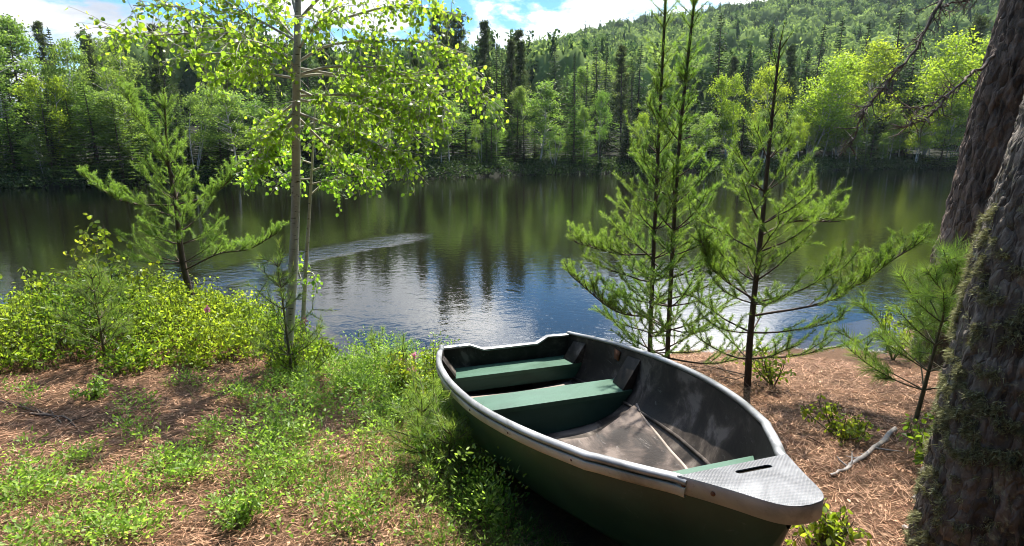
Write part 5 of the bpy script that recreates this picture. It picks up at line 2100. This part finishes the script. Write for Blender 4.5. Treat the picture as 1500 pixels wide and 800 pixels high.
def needle_litter():
    g = np.random.default_rng(341)
    mb = MB()
    n = 110000
    r = .9 + 5.0 * g.random(n) ** .75
    a = g.uniform(-.85, .85, n)
    xs, ys = r * np.sin(a), r * np.cos(a)
    ok = (ys < shore_near(xs) - .06) & ~inside_boat(xs, ys, -.05)
    xs, ys = xs[ok], ys[ok]
    m = len(xs)
    zs = terrain(xs, ys) + g.uniform(.002, .014, m)
    flow = .6 * np.sin(xs * 1.1) + .5
    th = flow + g.normal(0, .9, m)
    d = np.stack([np.cos(th), np.sin(th), g.normal(.0, .16, m)], -1)
    L = g.uniform(.04, .11, m)
    cards(mb, NEEDLE_T, NEEDLE_F, np.stack([xs, ys, zs], -1), d, L, g.uniform(.0022, .0042, m), np.clip(g.normal(.45, .3, m), 0, 1), np.array([0, 0, 1.0]) + g.normal(0, .4, (m, 3)))
    # chips of bark and dry leaves
    k = 3000
    r = 1.0 + 4.6 * g.random(k) ** .8
    a = g.uniform(-.8, .8, k)
    xs, ys = r * np.sin(a), r * np.cos(a)
    ok = (ys < shore_near(xs) - .06) & ~inside_boat(xs, ys, 0)
    xs, ys = xs[ok], ys[ok]
    k = len(xs)
    cards(mb, LEAF_T, LEAF_F, np.stack([xs, ys, terrain(xs, ys) + .008], -1), np.stack([g.normal(0, 1, k), g.normal(0, 1, k), g.normal(0, .1, k)], -1), g.uniform(.012, .04, k), g.uniform(.01, .022, k), g.uniform(.5, 1.3, k), np.array([0, 0, 1.0]) + g.normal(0, .25, (k, 3)))
    k = 420
    r = 1.0 + 4.4 * g.random(k) ** .8
    a = g.uniform(-.85, .85, k)
    for x, y, th in zip(r * np.sin(a), r * np.cos(a), g.uniform(0, 6.28, k)):
        if y > shore_near(x) - .05 or inside_boat(x, y, 0):
            continue
        L = g.uniform(.03, .13)
        p = np.array([[x, y, 0], [x + math.cos(th) * L * .5 + g.normal(0, .006), y + math.sin(th) * L * .5, 0], [x + math.cos(th) * L, y + math.sin(th) * L, 0]])
        p[:, 2] = terrain(p[:, 0], p[:, 1]) + g.uniform(.004, .014)
        tube(mb, p, [.0028, .0024, .0012], 4, g.choice([-.35, -.2, .9]), cap=False)
    o = mb.build('needle_litter', 'litter')
    tag(o, 'dry brown pine needles and leaf chips strewn over the bank', 'litter', None, 'stuff')


needle_litter()


def stick(name, label, pix, r0, mat, twigs, seed, cat='fallen branch', lift=.0):
    g = np.random.default_rng(seed)
    pts = np.array([at(px, py) for px, py in pix])
    pts[:, 2] += r0 * .8 + lift
    c = curve(pts, 14)
    c[:, 2] = np.maximum(c[:, 2], terrain(c[:, 0], c[:, 1]) + r0 * .5)
    c[1:-1, :2] += g.normal(0, r0 * .35, (12, 2))
    base = c[0].copy()
    base[2] = float(terrain(base[0], base[1]))
    mb = MB()
    tube(mb, c, np.linspace(r0, r0 * .45, 14), 8, wobble=.12)
    tw = MB()
    for q in range(twigs):
        i = int(g.integers(2, 13))
        d = unit(np.array([g.normal(0, 1), g.normal(0, 1), abs(g.normal(0, .25))]))
        L = g.uniform(.06, .16)
        tube(mb, [c[i], c[i] + d * L * .5 + g.normal(0, .01, 3), c[i] + d * L], [r0 * .4, r0 * .3, r0 * .12], 5)
    o = mb.build(name, mat, None, base, True)
    tag(o, label, cat)


stick('fallen_branch', 'pale grey weathered branch lying on the needles right of the boat', [(1310, 632), (1285, 655), (1258, 676), (1236, 692), (1216, 700)], .016, 'grey_wood', 5, 401)
stick('fallen_branch', 'dark crooked twig in the shaded litter at the left', [(0, 590), (40, 602), (75, 612), (90, 622)], .009, 'twig', 4, 402)
stick('fallen_branch', 'dark forked branch in the shaded litter below the left bush', [(45, 610), (75, 612), (98, 614), (112, 630)], .010, 'twig', 6, 403)
stick('fallen_branch', 'thin pale stick curving at the bottom edge left of centre', [(120, 775), (135, 775), (148, 772), (155, 785), (162, 797)], .005, 'grey_wood', 2, 404)
stick('fallen_branch', 'dark twig under the pines right behind the boat', [(1040, 530), (1062, 545), (1090, 556), (1118, 570)], .009, 'twig', 6, 405)
stick('bark_chip', 'pale bark chip near the lower end of the lichen-covered trunk', [(1322, 778), (1330, 779), (1342, 780)], .012, 'grey_wood', 0, 406, 'bark chip')
stick('bark_chip', 'small pale bark chip above the other one beside the nearest trunk', [(1336, 735), (1342, 730), (1348, 727)], .010, 'grey_wood', 0, 407, 'bark chip')


def pebbles():
    """small wet stones and grit where the water meets the bank"""
    g = np.random.default_rng(351)
    mb = MB()
    n = 900
    xs = np.concatenate([g.uniform(2.0, 5.0, n // 2), g.uniform(-2.2, 1.2, n // 2)])
    ys = shore_near(xs) + g.normal(-.02, .14, n)
    zs = terrain(xs, ys)
    for x, y, z in zip(xs, ys, zs):
        if inside_boat(x, y, 0):
            continue
        r = .006 + .022 * g.random() ** 3
        a = np.linspace(0, 6.283, 7, endpoint=False) + g.uniform(0, 6)
        rx = r * g.uniform(.7, 1.3, 7)
        ring = np.stack([x + rx * np.cos(a), y + rx * np.sin(a), np.full(7, z)], -1)
        top = np.stack([x + .6 * rx * np.cos(a), y + .6 * rx * np.sin(a), z + r * .55 + g.normal(0, r * .06, 7)], -1)
        V = np.vstack([ring, top])
        mb.add(V, [(i, (i + 1) % 7, 7 + (i + 1) % 7, 7 + i) for i in range(7)])
        mb.add(top, [list(range(7))])
    M['stone'] = surf_mat('stone', [(.36, (.10, .085, .075)), (.5, (.20, .175, .155)), (.64, (.34, .31, .28))], 25, (.35, .7), 0, .3, .003)[0]
    o = mb.build('pebbles', 'stone', None, (0, 0, 0), True)
    tag(o, 'small wet pebbles and grit along the near waterline', 'pebbles', None, 'stuff')


pebbles()

# ------------------------------------------------------------------ the air between here and the hill
def build_haze():
    mb = MB()
    box(mb, -1560, 1560, -1560, 1560, -5, 130)
    m, ns, ls = new_mat('haze')
    vol = nd(ns, 'ShaderNodeVolumePrincipled')
    vol.inputs['Color'].default_value = (.80, .90, 1.0, 1)
    vol.inputs['Density'].default_value = .00013
    vol.inputs['Anisotropy'].default_value = .3
    out = ns.new('ShaderNodeOutputMaterial')
    ls.new(vol.outputs[0], out.inputs['Volume'])
    o = mb.build('haze', m)
    tag(o, 'thin blue summer haze in the air over lake and hill', 'haze', None, 'stuff')


build_haze()
